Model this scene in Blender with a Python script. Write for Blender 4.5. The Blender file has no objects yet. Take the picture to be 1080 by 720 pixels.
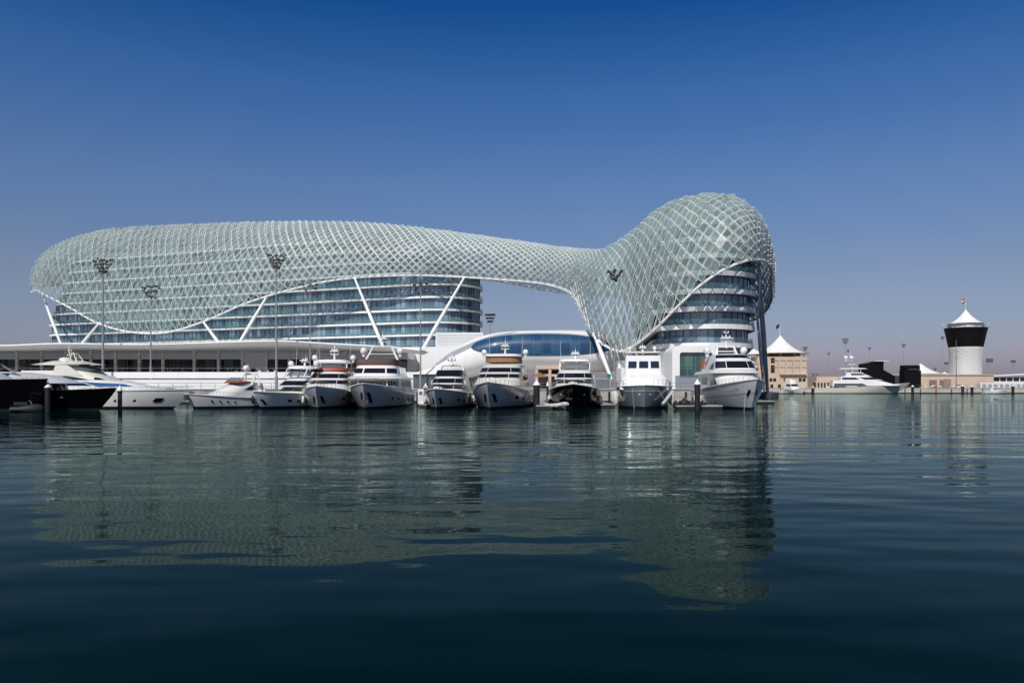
import bpy, bmesh, math, random
from mathutils import Vector, Matrix, noise as mnoise
random.seed(7)
C = bpy.context.scene
COL = C.collection
PI = math.pi
rad = math.radians

# ------------------------------------------------------------------ camera, sky, sun, exposure
CAMH, F, CX, HY = 2.5, 840.0, 540.0, 408.0
cam = bpy.data.cameras.new('camera'); camo = bpy.data.objects.new('camera', cam); COL.objects.link(camo)
camo.location = (0, 0, CAMH); camo.rotation_euler = (rad(90), 0, 0)
cam.sensor_width = 36; cam.lens = 36*F/1080; cam.shift_y = (HY-360)/1080
cam.clip_start = .3; cam.clip_end = 30000
C.camera = camo

SUN_EL, SUN_AZ = 46, 201          # azimuth clockwise from +Y (camera looks along +Y)
sd = Vector((math.sin(rad(SUN_AZ))*math.cos(rad(SUN_EL)), math.cos(rad(SUN_AZ))*math.cos(rad(SUN_EL)), math.sin(rad(SUN_EL))))
sl = bpy.data.lights.new('sun', 'SUN'); sl.energy = 4.2; sl.angle = rad(.53); sl.color = (1, .95, .88)
so = bpy.data.objects.new('sun', sl); COL.objects.link(so); so.rotation_euler = (-sd).to_track_quat('-Z', 'Y').to_euler()

w = bpy.data.worlds.new('World'); C.world = w; w.use_nodes = True
nt = w.node_tree; nt.nodes.clear()
wo = nt.nodes.new('ShaderNodeOutputWorld'); bg = nt.nodes.new('ShaderNodeBackground'); sky = nt.nodes.new('ShaderNodeTexSky')
sky.sky_type = 'NISHITA'; sky.sun_disc = False; sky.sun_elevation = rad(SUN_EL); sky.sun_rotation = rad(SUN_AZ)
sky.air_density = 1.0; sky.dust_density = 1.2; sky.ozone_density = 3.0; sky.altitude = 0
# polarised tint by elevation only; unseen overhead part greyed to cut blue ambient light
tc = nt.nodes.new('ShaderNodeTexCoord'); sx = nt.nodes.new('ShaderNodeSeparateXYZ'); cr = nt.nodes.new('ShaderNodeValToRGB')
nt.links.new(tc.outputs['Generated'], sx.inputs[0]); nt.links.new(sx.outputs['Z'], cr.inputs[0])
SKYRAMP = [(0.0, (.50, .42, .60)), (.035, (.49, .42, .58)), (.07, (.46, .43, .53)), (.128, (.47, .43, .50)), (.24, (.38, .46, .59)), (.345, (.21, .40, .64)), (.43, (.05, .27, .56)), (.5, (.06, .24, .45)), (.62, (.26, .28, .34)), (1, (.3, .32, .36))]
e = cr.color_ramp.elements
while len(e) < len(SKYRAMP): e.new(.5)
for k, (p, c) in enumerate(SKYRAMP): e[k].position = p; e[k].color = (*c, 1)
mx = nt.nodes.new('ShaderNodeMix'); mx.data_type = 'RGBA'; mx.blend_type = 'MULTIPLY'; mx.inputs[0].default_value = 1
nt.links.new(sky.outputs[0], mx.inputs[6]); nt.links.new(cr.outputs[0], mx.inputs[7]); nt.links.new(mx.outputs[2], bg.inputs[0])
bg.inputs[1].default_value = .15
nt.links.new(bg.outputs[0], wo.inputs[0])
C.view_settings.view_transform = 'Standard'; C.view_settings.look = 'None'; C.view_settings.exposure = -.1; C.view_settings.gamma = 1
C.render.engine = 'CYCLES'
C.cycles.transparent_max_bounces = 24; C.cycles.max_bounces = 8; C.cycles.glossy_bounces = 4; C.cycles.caustics_reflective = False

# ------------------------------------------------------------------ helpers
def P(px, py, Y): return Vector(((px-CX)*Y/F, Y, CAMH-(py-HY)*Y/F))
def PX(px, Y): return (px-CX)*Y/F
def PZ(py, Y): return CAMH-(py-HY)*Y/F

class MB:
    def __init__(s): s.v = []; s.f = []; s.m = []; s.cur = 0
    def add(s, vs, fs):
        o = len(s.v); s.v += [Vector(p) for p in vs]
        for f in fs: s.f.append([i+o for i in f]); s.m.append(s.cur)
    def quad(s, a, b, c, d): s.add([a, b, c, d], [(0, 1, 2, 3)])
    def box(s, c, d, R=None):
        x, y, z = d[0]/2, d[1]/2, d[2]/2
        vs = [Vector((i, j, k)) for k in (-z, z) for i, j in ((-x, -y), (x, -y), (x, y), (-x, y))]
        if R is not None: vs = [R @ p for p in vs]
        c = Vector(c)
        s.add([p+c for p in vs], [(3, 2, 1, 0), (4, 5, 6, 7), (0, 1, 5, 4), (1, 2, 6, 5), (2, 3, 7, 6), (3, 0, 4, 7)])
    def b2(s, x0, x1, y0, y1, z0, z1): s.box(((x0+x1)/2, (y0+y1)/2, (z0+z1)/2), (abs(x1-x0), abs(y1-y0), abs(z1-z0)))
    def tube(s, p, q, r0, r1=None, n=8, caps=True):
        p, q = Vector(p), Vector(q); d = q-p
        if d.length < 1e-6: return
        if r1 is None: r1 = r0
        d.normalize(); u = d.orthogonal().normalized() if abs(d.z) > .99 else d.cross(Vector((0, 0, 1))).normalized(); v = d.cross(u)
        vs = []
        for c, r in ((p, r0), (q, r1)):
            for k in range(n):
                a = 2*PI*(k+.5)/n; vs.append(c+u*(r*math.cos(a))+v*(r*math.sin(a)))
        fs = [(k, (k+1) % n, n+(k+1) % n, n+k) for k in range(n)]
        if caps: fs += [tuple(range(n-1, -1, -1)), tuple(range(n, 2*n))]
        s.add(vs, fs)
    def path(s, pts, r, n=6):
        for a, b in zip(pts[:-1], pts[1:]): s.tube(a, b, r, r, n)
    def loft(s, rings, closed=True, cap0=False, cap1=False):
        n = len(rings[0]); vs = [p for r in rings for p in r]; fs = []
        for i in range(len(rings)-1):
            for k in range(n if closed else n-1):
                a, b = i*n+k, i*n+(k+1) % n; fs.append((a, b, b+n, a+n))
        if cap0: fs.append(tuple(range(n-1, -1, -1)))
        if cap1: fs.append(tuple((len(rings)-1)*n+k for k in range(n)))
        s.add(vs, fs)
    def lathe(s, c, prof, n=24):
        c = Vector(c)
        s.loft([[c+Vector((max(r, .001)*math.cos(2*PI*k/n), max(r, .001)*math.sin(2*PI*k/n), z)) for k in range(n)] for r, z in prof], True, True, True)
    def ball(s, c, r, sz=1, n=12):
        s.lathe(Vector(c), [(r*math.sin(PI*i/8), -r*sz*math.cos(PI*i/8)) for i in range(9)], n)
    def prism(s, outline, z0, z1):
        n = len(outline)
        s.add([(x, y, z0) for x, y in outline]+[(x, y, z1) for x, y in outline],
              [tuple(range(n-1, -1, -1)), tuple(range(n, 2*n))]+[(k, (k+1) % n, n+(k+1) % n, n+k) for k in range(n)])
    def build(s, name, mat, parent=None, smooth=False, mats=None, fix=False):
        me = bpy.data.meshes.new(name); me.from_pydata([tuple(p) for p in s.v], [], s.f)
        for m in (mats or [mat]): me.materials.append(m)
        if mats:
            for p, i in zip(me.polygons, s.m): p.material_index = i
        if fix or smooth:
            bm = bmesh.new(); bm.from_mesh(me)
            if smooth: bmesh.ops.remove_doubles(bm, verts=bm.verts, dist=.001)
            if fix: bmesh.ops.recalc_face_normals(bm, faces=bm.faces)
            if smooth:
                for f in bm.faces: f.smooth = True
                for ed in bm.edges:
                    if len(ed.link_faces) == 2 and ed.calc_face_angle(0) > rad(38): ed.smooth = False
            bm.to_mesh(me); bm.free()
        o = bpy.data.objects.new(name, me); COL.objects.link(o)
        if parent: o.parent = parent
        return o

def tag(o, label=None, cat=None, group=None, kind=None):
    if label: o['label'] = label
    if cat: o['category'] = cat
    if group: o['group'] = group
    if kind: o['kind'] = kind
    return o
def thing(name, label, cat, loc=(0, 0, 0), rz=0, group=None):
    o = bpy.data.objects.new(name, None); COL.objects.link(o); o.location = loc; o.rotation_euler = (0, 0, rz)
    return tag(o, label, cat, group)

# ------------------------------------------------------------------ materials
def nodes(name):
    m = bpy.data.materials.new(name); m.use_nodes = True
    return m, m.node_tree, m.node_tree.nodes['Principled BSDF']
def mat(name, col, rough=.5, metal=0, var=.12, scale=2.0, spec=.5, coat=0, bump=0, stretch=(1, 1, 1)):
    m, t, b = nodes(name)
    b.inputs['Roughness'].default_value = rough; b.inputs['Metallic'].default_value = metal
    b.inputs['Specular IOR Level'].default_value = spec; b.inputs['Coat Weight'].default_value = coat
    tc = t.nodes.new('ShaderNodeTexCoord'); mp = t.nodes.new('ShaderNodeMapping'); mp.inputs['Scale'].default_value = stretch
    n = t.nodes.new('ShaderNodeTexNoise'); n.inputs['Scale'].default_value = scale; n.inputs['Detail'].default_value = 5
    t.links.new(tc.outputs['Object'], mp.inputs[0]); t.links.new(mp.outputs[0], n.inputs[0])
    r = t.nodes.new('ShaderNodeValToRGB'); r.color_ramp.elements[0].position = .3; r.color_ramp.elements[1].position = .7
    r.color_ramp.elements[0].color = (*[c*(1-var) for c in col], 1); r.color_ramp.elements[1].color = (*[min(1, c*(1+var*.6)) for c in col], 1)
    t.links.new(n.outputs[0], r.inputs[0]); t.links.new(r.outputs[0], b.inputs['Base Color'])
    if bump:
        bp = t.nodes.new('ShaderNodeBump'); bp.inputs['Strength'].default_value = bump; bp.inputs['Distance'].default_value = .05
        t.links.new(n.outputs[0], bp.inputs['Height']); t.links.new(bp.outputs[0], b.inputs['Normal'])
    return m
M = {}
M['steel'] = mat('white painted steel', (.78, .78, .76), .4, var=.08, scale=.3)
M['white'] = mat('white render', (.78, .78, .77), .6, var=.08, scale=.15, stretch=(1, 1, .3))
M['whitepanel'] = mat('white cladding', (.7, .71, .71), .45, var=.06, scale=.1)
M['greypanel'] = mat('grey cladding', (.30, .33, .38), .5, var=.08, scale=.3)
M['slab'] = mat('white slab edge', (.8, .8, .8), .5, var=.1, scale=.5)
M['concrete'] = mat('quay concrete', (.36, .34, .32), .85, var=.35, scale=.5, bump=.4, stretch=(1, 1, 3))
M['quaynear'] = mat('grey quay blocks', (.42, .40, .38), .85, var=.25, scale=.5, bump=.3, stretch=(1, 1, 3))
M['paving'] = mat('promenade paving', (.52, .51, .49), .8, var=.2, scale=.6)
M['quaypale'] = mat('pale quay blocks', (.50, .46, .41), .85, var=.2, scale=.3)
M['soffit'] = mat('pale soffit board', (.72, .72, .71), .7, var=.05)
M['soffitgrey'] = mat('soffit with painted shade', (.28, .29, .30), .5, var=.1)  # darkened soffit; the shade under the right wing put into its colour
M['sand'] = mat('dusty ground', (.36, .31, .25), .9, var=.2, scale=.02)
M['tan'] = mat('tan render', (.56, .45, .35), .8, var=.1, scale=.2)
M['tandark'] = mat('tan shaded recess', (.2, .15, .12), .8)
M['gelcoat'] = mat('white gelcoat', (.80, .80, .78), .22, var=.05, scale=.6, coat=.5)
M['gelcream'] = mat('cream gelcoat', (.74, .72, .64), .25, var=.05, scale=.6, coat=.5)
M['gelgrey'] = mat('pearl grey gelcoat', (.64, .65, .64), .2, var=.08, scale=.5, coat=.5)
M['hullgrey'] = mat('steel grey hull paint', (.20, .24, .27), .2, var=.12, scale=.5, coat=.6)
M['hullblack'] = mat('black hull paint', (.003, .003, .004), .12, var=.2, coat=.15, spec=.3)
M['boot'] = mat('dark antifouling', (.012, .014, .02), .5, var=.4, scale=2)
M['deck'] = mat('deck', (.5, .47, .42), .6)
M['brown'] = mat('brown canvas', (.16, .055, .035), .7, var=.2, scale=3)
M['tancanvas'] = mat('tan canvas', (.26, .14, .08), .7, var=.2, scale=3)
M['orange'] = mat('orange red trim', (.32, .07, .03), .5)
M['chrome'] = mat('stainless steel', (.6, .6, .6), .2, metal=1, var=.05)
M['grey'] = mat('grey painted metal', (.15, .17, .18), .45, var=.15, scale=1)
M['colgrey'] = mat('steel with painted shade', (.30, .33, .37), .45, var=.1, scale=.5)  # strut steel with the shell's shade put into its colour
M['darkgrey'] = mat('dark grey metal', (.05, .055, .06), .5, var=.2)
M['mastgrey'] = mat('galvanised mast', (.24, .26, .27), .5, var=.15)
M['lamp'] = mat('floodlight housing', (.10, .09, .09), .4, var=.2)
M['pile'] = mat('black pile sleeve', (.014, .014, .016), .5, var=.4, scale=2)
M['cap'] = mat('white plastic cap', (.8, .8, .8), .5)
M['black'] = mat('black cladding', (.004, .004, .006), .6, var=.3, spec=.15)
M['rubber'] = mat('black rubber', (.012, .012, .012), .6)
M['tent'] = mat('white tent membrane', (.8, .79, .76), .7, var=.05, scale=.1)
M['fender'] = mat('white fender', (.65, .64, .6), .5, var=.2)
M['asphalt'] = mat('asphalt', (.05, .05, .05), .9)
M['green'] = mat('green sign', (.0, .22, .1), .5)
M['red'] = mat('red cloth', (.45, .02, .03), .7)
M['gcloth'] = mat('green cloth', (.02, .2, .06), .7)
M['kcloth'] = mat('black cloth', (.01, .01, .01), .7)
M['navy'] = mat('navy cloth', (.02, .03, .09), .7)
M['redbin'] = mat('orange buoy plastic', (.6, .12, .03), .5)

def glassmat(name, col, rough=.06, light=None, pane=(1.2, 1.2, 3.6), seedmix=.35, spec=.8):
    """dark reflective glazing; single panes show pale curtains"""
    m, t, b = nodes(name)
    b.inputs['Roughness'].default_value = rough; b.inputs['Specular IOR Level'].default_value = spec; b.inputs['IOR'].default_value = 1.6
    tc = t.nodes.new('ShaderNodeTexCoord'); mp = t.nodes.new('ShaderNodeMapping'); mp.inputs['Scale'].default_value = tuple(1/p for p in pane)
    t.links.new(tc.outputs['Object'], mp.inputs[0])
    sn = t.nodes.new('ShaderNodeVectorMath'); sn.operation = 'FLOOR'; t.links.new(mp.outputs[0], sn.inputs[0])
    wn = t.nodes.new('ShaderNodeTexWhiteNoise'); t.links.new(sn.outputs[0], wn.inputs[0])
    r = t.nodes.new('ShaderNodeValToRGB'); r.color_ramp.interpolation = 'LINEAR'
    light = light or [c*3 for c in col]
    r.color_ramp.elements[0].color = (*col, 1); r.color_ramp.elements[0].position = 1-seedmix
    r.color_ramp.elements[1].color = (*light, 1); r.color_ramp.elements[1].position = 1
    t.links.new(wn.outputs[0], r.inputs[0]); t.links.new(r.outputs[0], b.inputs['Base Color'])
    return m
M['yglass'] = glassmat('tinted yacht glass', (.008, .009, .011), .05, seedmix=.05)
M['blueglass'] = glassmat('blue yacht glass', (.03, .10, .26), .1, seedmix=.1)
M['win'] = glassmat('hotel glazing', (.075, .145, .205), .07, light=(.33, .42, .52), pane=(1.6, 9, 3.6), seedmix=.6)  # bluish base brightened, reflected sky put into the colour
M['podglass'] = glassmat('podium glazing', (.003, .009, .010), .06, light=(.05, .11, .11), pane=(1.9, 9, 3), seedmix=.5, spec=.12)
M['podblue'] = glassmat('blue curved glazing', (.014, .055, .135), .3, light=(.03, .10, .17), pane=(2.3, 60, 2.6), seedmix=.8, spec=.3)
M['tealglass'] = glassmat('teal door glazing', (.01, .06, .055), .06, light=(.06, .16, .15), pane=(1.5, 9, 3), seedmix=.5)

def transmat(name, col, tint, fac, rough=.1, noise_amt=.0, fres=True):
    m, t, b = nodes(name)
    b.inputs['Specular IOR Level'].default_value = .35
    b.inputs['Roughness'].default_value = rough; b.inputs['Base Color'].default_value = (*col, 1)
    tr = t.nodes.new('ShaderNodeBsdfTransparent'); tr.inputs[0].default_value = (*tint, 1)
    mxs = t.nodes.new('ShaderNodeMixShader'); mxs.inputs[0].default_value = fac
    t.links.new(tr.outputs[0], mxs.inputs[1]); t.links.new(b.outputs[0], mxs.inputs[2])
    t.links.new(mxs.outputs[0], t.nodes['Material Output'].inputs[0])
    # facing-dependent opacity as real glass has it, plus a fritted variation from pane to pane
    lw = t.nodes.new('ShaderNodeLayerWeight'); lw.inputs[0].default_value = .35
    ma = t.nodes.new('ShaderNodeMath'); ma.operation = 'MULTIPLY_ADD'; ma.inputs[1].default_value = .5; ma.inputs[2].default_value = fac
    t.links.new(lw.outputs['Fresnel'], ma.inputs[0]); ma.use_clamp = True
    if noise_amt:
        g = t.nodes.new('ShaderNodeAttribute'); g.attribute_name = 'pane'
        mb = t.nodes.new('ShaderNodeMath'); mb.operation = 'MULTIPLY_ADD'; mb.inputs[1].default_value = noise_amt; mb.use_clamp = True
        t.links.new(g.outputs['Fac'], mb.inputs[0]); t.links.new(ma.outputs[0], mb.inputs[2]); t.links.new(mb.outputs[0], mxs.inputs[0])
    else: t.links.new(ma.outputs[0], mxs.inputs[0])
    return m
M['shellglass'] = transmat('pale green shell glass', (.285, .385, .37), (.76, .885, .865), .10, .32, .24)
M['balu'] = transmat('teal balustrade glass', (.30, .44, .45), (.72, .87, .87), .22, .1)
M['clear'] = transmat('clear windscreen', (.3, .33, .35), (.6, .65, .7), .3, .05)

def watermat():
    m, t, b = nodes('sea water')
    t.nodes.remove(b)
    b = t.nodes.new('ShaderNodeBsdfGlossy'); b.inputs['Color'].default_value = (.74, .90, .87, 1); b.inputs['Roughness'].default_value = .02
    df = t.nodes.new('ShaderNodeBsdfDiffuse'); df.inputs[0].default_value = (.0003, .0078, .0074, 1)
    fr = t.nodes.new('ShaderNodeLayerWeight'); fr.inputs['Blend'].default_value = .5       # reflection of a polarised view: steeper than plain Fresnel
    pw = t.nodes.new('ShaderNodeMath'); pw.operation = 'POWER'; pw.inputs[1].default_value = 8.5; t.links.new(fr.outputs['Facing'], pw.inputs[0])
    fm = t.nodes.new('ShaderNodeMath'); fm.operation = 'MULTIPLY'; fm.inputs[1].default_value = .86; t.links.new(pw.outputs[0], fm.inputs[0])
    mxs = t.nodes.new('ShaderNodeMixShader'); t.links.new(fm.outputs[0], mxs.inputs[0]); t.links.new(df.outputs[0], mxs.inputs[1]); t.links.new(b.outputs[0], mxs.inputs[2]); t.links.new(mxs.outputs[0], t.nodes['Material Output'].inputs[0])
    tc = t.nodes.new('ShaderNodeTexCoord')
    def nz(sx_, sy_, sc, det, w_=0):
        mp = t.nodes.new('ShaderNodeMapping'); mp.inputs['Scale'].default_value = (sx_, sy_, 1); mp.inputs['Rotation'].default_value = (0, 0, w_); mp.inputs['Location'].default_value = (3.7, 1.9, 0)
        n = t.nodes.new('ShaderNodeTexNoise'); n.inputs['Scale'].default_value = sc; n.inputs['Detail'].default_value = det; n.inputs['Roughness'].default_value = .5
        t.links.new(tc.outputs['Object'], mp.inputs[0]); t.links.new(mp.outputs[0], n.inputs[0]); return n.outputs[0]
    def mul(a, k):
        q = t.nodes.new('ShaderNodeMath'); q.operation = 'MULTIPLY'; t.links.new(a, q.inputs[0])
        if isinstance(k, (int, float)): q.inputs[1].default_value = k
        else: t.links.new(k, q.inputs[1])
        return q.outputs[0]
    def add(a, c):
        q = t.nodes.new('ShaderNodeMath'); q.operation = 'ADD'; t.links.new(a, q.inputs[0]); t.links.new(c, q.inputs[1]); return q.outputs[0]
    patch = nz(.03, .08, 1, 3, .1)      # wind patches
    pr = t.nodes.new('ShaderNodeMapRange'); pr.inputs[1].default_value = .35; pr.inputs[2].default_value = .65; pr.inputs[3].default_value = .45; pr.inputs[4].default_value = 1
    t.links.new(patch, pr.inputs[0])
    swell = mul(nz(.36, .62, 1, 1, .12), .040)
    chop = add(mul(nz(.42, 1.05, 1, 1.5, .05), .048), mul(nz(.10, .32, 1, 1, .02), .12))
    mid = mul(nz(1.6, 3.4, 1, 2, -.1), .008)
    # open-water ripples are stronger away from the still corner near the quay steps (distance is in world metres)
    fine = mul(mul(nz(5, 9, 1, 2, .2), .0012), pr.outputs[0])
    sp = t.nodes.new('ShaderNodeSeparateXYZ'); t.links.new(tc.outputs['Object'], sp.inputs[0])
    yr = t.nodes.new('ShaderNodeMapRange'); yr.inputs[1].default_value = 10; yr.inputs[2].default_value = 32; yr.inputs[3].default_value = .12; yr.inputs[4].default_value = 1.0
    t.links.new(sp.outputs['Y'], yr.inputs[0])
    h = add(add(swell, mul(add(mul(chop, pr.outputs[0]), mid), yr.outputs[0])), mul(fine, yr.outputs[0]))
    bp = t.nodes.new('ShaderNodeBump'); bp.inputs['Strength'].default_value = 1; bp.inputs['Distance'].default_value = 1.0
    t.links.new(h, bp.inputs['Height']); t.links.new(bp.outputs[0], b.inputs['Normal']); t.links.new(bp.outputs[0], fr.inputs['Normal'])
    return m
M['water'] = watermat()

# ------------------------------------------------------------------ ground, quay, water
m = MB(); m.quad((-9000, -9000, 0), (9000, -9000, 0), (9000, 20000, 0), (-9000, 20000, 0))
tag(m.build('water', M['water']), kind='structure')
QZ = 2.05
land = [(-3000, 126), (36.5, 126), (47, 158), (51, 172), (53, 309), (3500, 309), (3500, 9000), (-3000, 9000)]
m = MB(); m.prism(land, -3, QZ); tag(m.build('ground', M['sand']), kind='structure')
m = MB(); m.add([(-400, 126.5, QZ+.004), (36, 126.5, QZ+.004), (46, 158, QZ+.004), (50, 172, QZ+.004), (52, 308, QZ+.004), (-400, 308, QZ+.004)], [(0, 1, 2, 3, 4, 5)])
tag(m.build('promenade', M['paving']), kind='structure')
def quaywall(pts, name, label):
    t = thing(name, label, 'quay wall', (0, 0, 0))
    body, cope = MB(), MB(); ft = MB(); wet = MB()
    for (x0, y0), (x1, y1) in zip(pts[:-1], pts[1:]):
        a, b = Vector((x0, y0, 0)), Vector((x1, y1, 0)); L = (b-a).length; R = Matrix.Rotation(math.atan2(y1-y0, x1-x0), 3, 'Z')
        nrm = R @ Vector((0, -1, 0)); mid = (a+b)/2
        n = max(1, int(L/6))
        for k in range(n):
            c = a+(b-a)*((k+.5)/n)+nrm*.16; c.z = .75; body.box(c, (L/n-.06, .3, 2.3), R)
            f = a+(b-a)*((k+.5)/n)+nrm*.40; f.z = 1.0; ft.box(f, (.3, .16, 1.5), R)
        c = mid+nrm*.12; c.z = QZ+.08; cope.box(c, (L+.2, .6, .16), R)
        c = mid+nrm*.345; c.z = .1; wet.box(c, (L, .06, .5), R)
    body.build('wall_panel', M['quaypale' if pts[0][1] > 200 else 'quaynear'], t); cope.build('coping', M['quaypale'], t); ft.build('rubber_fender', M['rubber'], t); wet.build('tide_mark', M['boot'], t)
quaywall([(-260, 126), (36.5, 126), (47, 158), (51, 172)], 'quay_wall', 'grey concrete quay wall behind the row of moored yachts')
quaywall([(53, 309), (420, 309)], 'quay_wall', 'long pale quay wall across the open water on the right')

# ------------------------------------------------------------------ hotel left wing (towers)
def racetrack(cx, cy, ang, half, r, n=14):
    """capsule outline: centre, axis angle, half length between arc centres, radius -> list of (pt, outward normal)"""
    d = Vector((math.cos(ang), math.sin(ang))); q = Vector((-d.y, d.x)); c = Vector((cx, cy)); out = []
    for k in range(n+1):
        a = -PI/2+PI*k/n; nn = d*math.cos(a)+q*math.sin(a); out.append((c+d*half+nn*r, nn))
    for k in range(n+1):
        a = PI/2+PI*k/n; nn = d*math.cos(a)+q*math.sin(a); out.append((c-d*half+nn*r, nn))
    return out
def densify(o, step):
    res = []
    for (p, n), (p2, n2) in zip(o, o[1:]+o[:1]):
        L = (p2-p).length; k = max(1, round(L/step))
        for i in range(k): f = i/k; res.append((p.lerp(p2, f), n.lerp(n2, f).normalized()))
    return res
def tower(label, z_list, base_z, outline_fn, step, slab_out=1.0, roof=True, th=.62):
    t = thing('hotel_wing', label, 'hotel building', (0, 0, 0))
    zs = [base_z]+z_list
    for i in range(len(zs)):
        z0 = zs[i]; z1 = zs[i+1] if i+1 < len(zs) else None
        o = densify(outline_fn(i), step)
        if i > 0 or True:
            m = MB(); top = z0+.02; bot = z0-th
            ring = [p+n*slab_out for p, n in o]
            m.prism([(p.x, p.y) for p in ring], bot, top); m.build('floor_slab', M['slab'], t, fix=True)
        if z1 is not None:
            g = MB(); hb, ht = z0+.02, z1-th
            g.loft([[Vector((p.x, p.y, z)) for p, n in o] for z in (hb, ht)], True)
            gw = g.build('window', M['win'], t)
            f = MB()
            for k, (p, n) in enumerate(o):
                w_ = .05 if k % 3 else .16
                R = Matrix.Rotation(math.atan2(n.y, n.x), 3, 'Z')
                f.box((p.x+n.x*.06, p.y+n.y*.06, (hb+ht)/2), (.12, w_, ht-hb), R)
            f.loft([[Vector((p.x+n.x*q, p.y+n.y*q, z)) for p, n in o] for q, z in ((.0, hb+.0), (.13, hb), (.13, hb+.14), (.0, hb+.14))], True)
            f.loft([[Vector((p.x+n.x*q, p.y+n.y*q, z)) for p, n in o] for q, z in ((.0, ht-.12), (.13, ht-.12), (.13, ht-.005), (.0, ht-.005))], True)
            f.build('frame', M['darkgrey'], gw)
            b = MB(); rb = [p+n*(slab_out-.12) for p, n in o]
            b.loft([[Vector((p.x, p.y, z)) for p in rb] for z in (z0+.03, z0+1.15)], True)
            b.build('balustrade', M['balu'], t)
    if roof:
        o = outline_fn(len(zs)-1); m = MB(); m.prism([(p.x-n.x*3, p.y-n.y*3) for p, n in o], zs[-1]+.02, zs[-1]+2.6); m.build('roof_plant_room', M['greypanel'], t, fix=True)
    return t
ANG_L = math.atan2(-.4, 1)
LC = Vector((-86, 252.5)); LC = Vector((-88.2, 265.5))     # centre line point
def left_outline(i):
    r = 12
    shrink = max(0, i-4)*1.9; endcut = max(0, i-6)*9.0
    d = Vector((math.cos(ANG_L), math.sin(ANG_L)))
    c = LC + d*((shrink-endcut)/2)
    return racetrack(c.x, c.y, ANG_L, 71.6-(shrink+endcut)/2, r)
tower('long curved glass hotel wing on the left with white storey bands', [13.9, 17.5, 21.1, 24.7, 28.3, 31.9, 35.5, 39.1, 42.7, 46.3], 11.2, left_outline, 1.6, th=.52)

def right_outline(i):
    return racetrack(45.6, 213.8, rad(84), 40, [9.6, 9.9, 10.1, 10.2, 10.2, 10.0, 9.2, 7.2, 5.0, 5][min(i, 9)], 18)
tr = tower('rounded glass hotel wing on the right under the domed shell', [15.4, 19.0, 22.6, 26.3, 29.9, 33.5, 37.1], 11.6, right_outline, 1.4, slab_out=1.25, th=.95)
# sculpted underside of the right wing and its white entrance block
m = MB()
o = densify(right_outline(0), 1.4)
rings = []
for k in range(7):
    a = k/6*PI/2; rings.append([Vector((p.x+n.x*(1.0-4.5*(1-math.cos(a))), p.y+n.y*(1.0-4.5*(1-math.cos(a))), 10.97-2.2*math.sin(a))) for p, n in o])
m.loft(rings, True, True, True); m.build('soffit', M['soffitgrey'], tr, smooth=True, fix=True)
m = MB(); o = right_outline(0); m.prism([(p.x-n.x*4.5, p.y-n.y*4.5) for p, n in o], QZ, 9); m.build('base_wall', M['podglass'], tr, fix=True)

# ------------------------------------------------------------------ entrance block with the white rounded portal
EY = 158.0
t = thing('entrance_pavilion', 'white pavilion with a tall teal glass front in a rounded frame', 'pavilion', (0, 0, 0))
def rrect(x0, x1, z0, z1, r, n=6, rt=None):
    pts = [(x0, z0), (x1, z0)]
    for cx, cz, a0 in ((x1-r, z1-r, 0), (x0+r, z1-r, PI/2)):
        for k in range(n+1): a = a0+PI/2*k/n; pts.append((cx+r*math.cos(a), cz+r*math.sin(a)))
    return pts
x0, x1 = PX(709, EY), PX(757, EY); zt = PZ(364.5, EY)
ou = rrect(x0, x1, QZ, zt, 1.3); inn = rrect(x0+1.5, x1-1.0, 4.4, zt-1.3, .5)
m = MB(); n = len(ou)
for y, y2 in ((EY, EY+14),):
    for k in range(n):
        k2 = (k+1) % n
        m.quad((ou[k][0], y, ou[k][1]), (ou[k2][0], y, ou[k2][1]), (inn[k2][0], y, inn[k2][1]), (inn[k][0], y, inn[k][1]))
        m.quad((ou[k2][0], y, ou[k2][1]), (ou[k][0], y, ou[k][1]), (ou[k][0], y2, ou[k][1]), (ou[k2][0], y2, ou[k2][1]))
        m.quad((inn[k][0], y, inn[k][1]), (inn[k2][0], y, inn[k2][1]), (inn[k2][0], y+.8, inn[k2][1]), (inn[k][0], y+.8, inn[k][1]))
m.build('portal_frame', M['white'], t)
m = MB(); m.add([(x, EY+.7, z) for x, z in inn], [tuple(range(n))]); g = m.build('window', M['tealglass'], t)
m = MB()
for k in range(1, 4): xx = x0+1.5+(x1-x0-2.5)*k/4; m.box((xx, EY+.65, 7), (.1, .12, 6.4))
m.box(((x0+x1)/2, EY+.64, 6.6), (x1-x0-2.6, .1, .09))
m.build('frame', M['grey'], g)
m = MB(); m.b2(PX(712, 154), PX(752, 154), 153.8, 153.9, QZ+.1, PZ(396, 154)); m.build('glass_balustrade', M['clear'], t)
# white wall left of it, under the shell foot
t = thing('service_building', 'plain white wall and louvred block beneath the foot of the shell', 'building', (0, 0, 0))
m = MB(); m.b2(PX(652, 176), PX(712, 176), 176, 184, QZ, PZ(380, 176)); m.build('wall', M['white'], t)
m = MB(); m.b2(PX(655, 168), PX(708, 168), 168, 175.99, QZ, PZ(388, 168)); m.build('lower_wall', M['whitepanel'], t)
m = MB()
for k in range(7): m.b2(PX(660, 168), PX(704, 168), 167.9, 168, 3+k*.4, 3.2+k*.4)
m.build('louvre', M['grey'], t)

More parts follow.
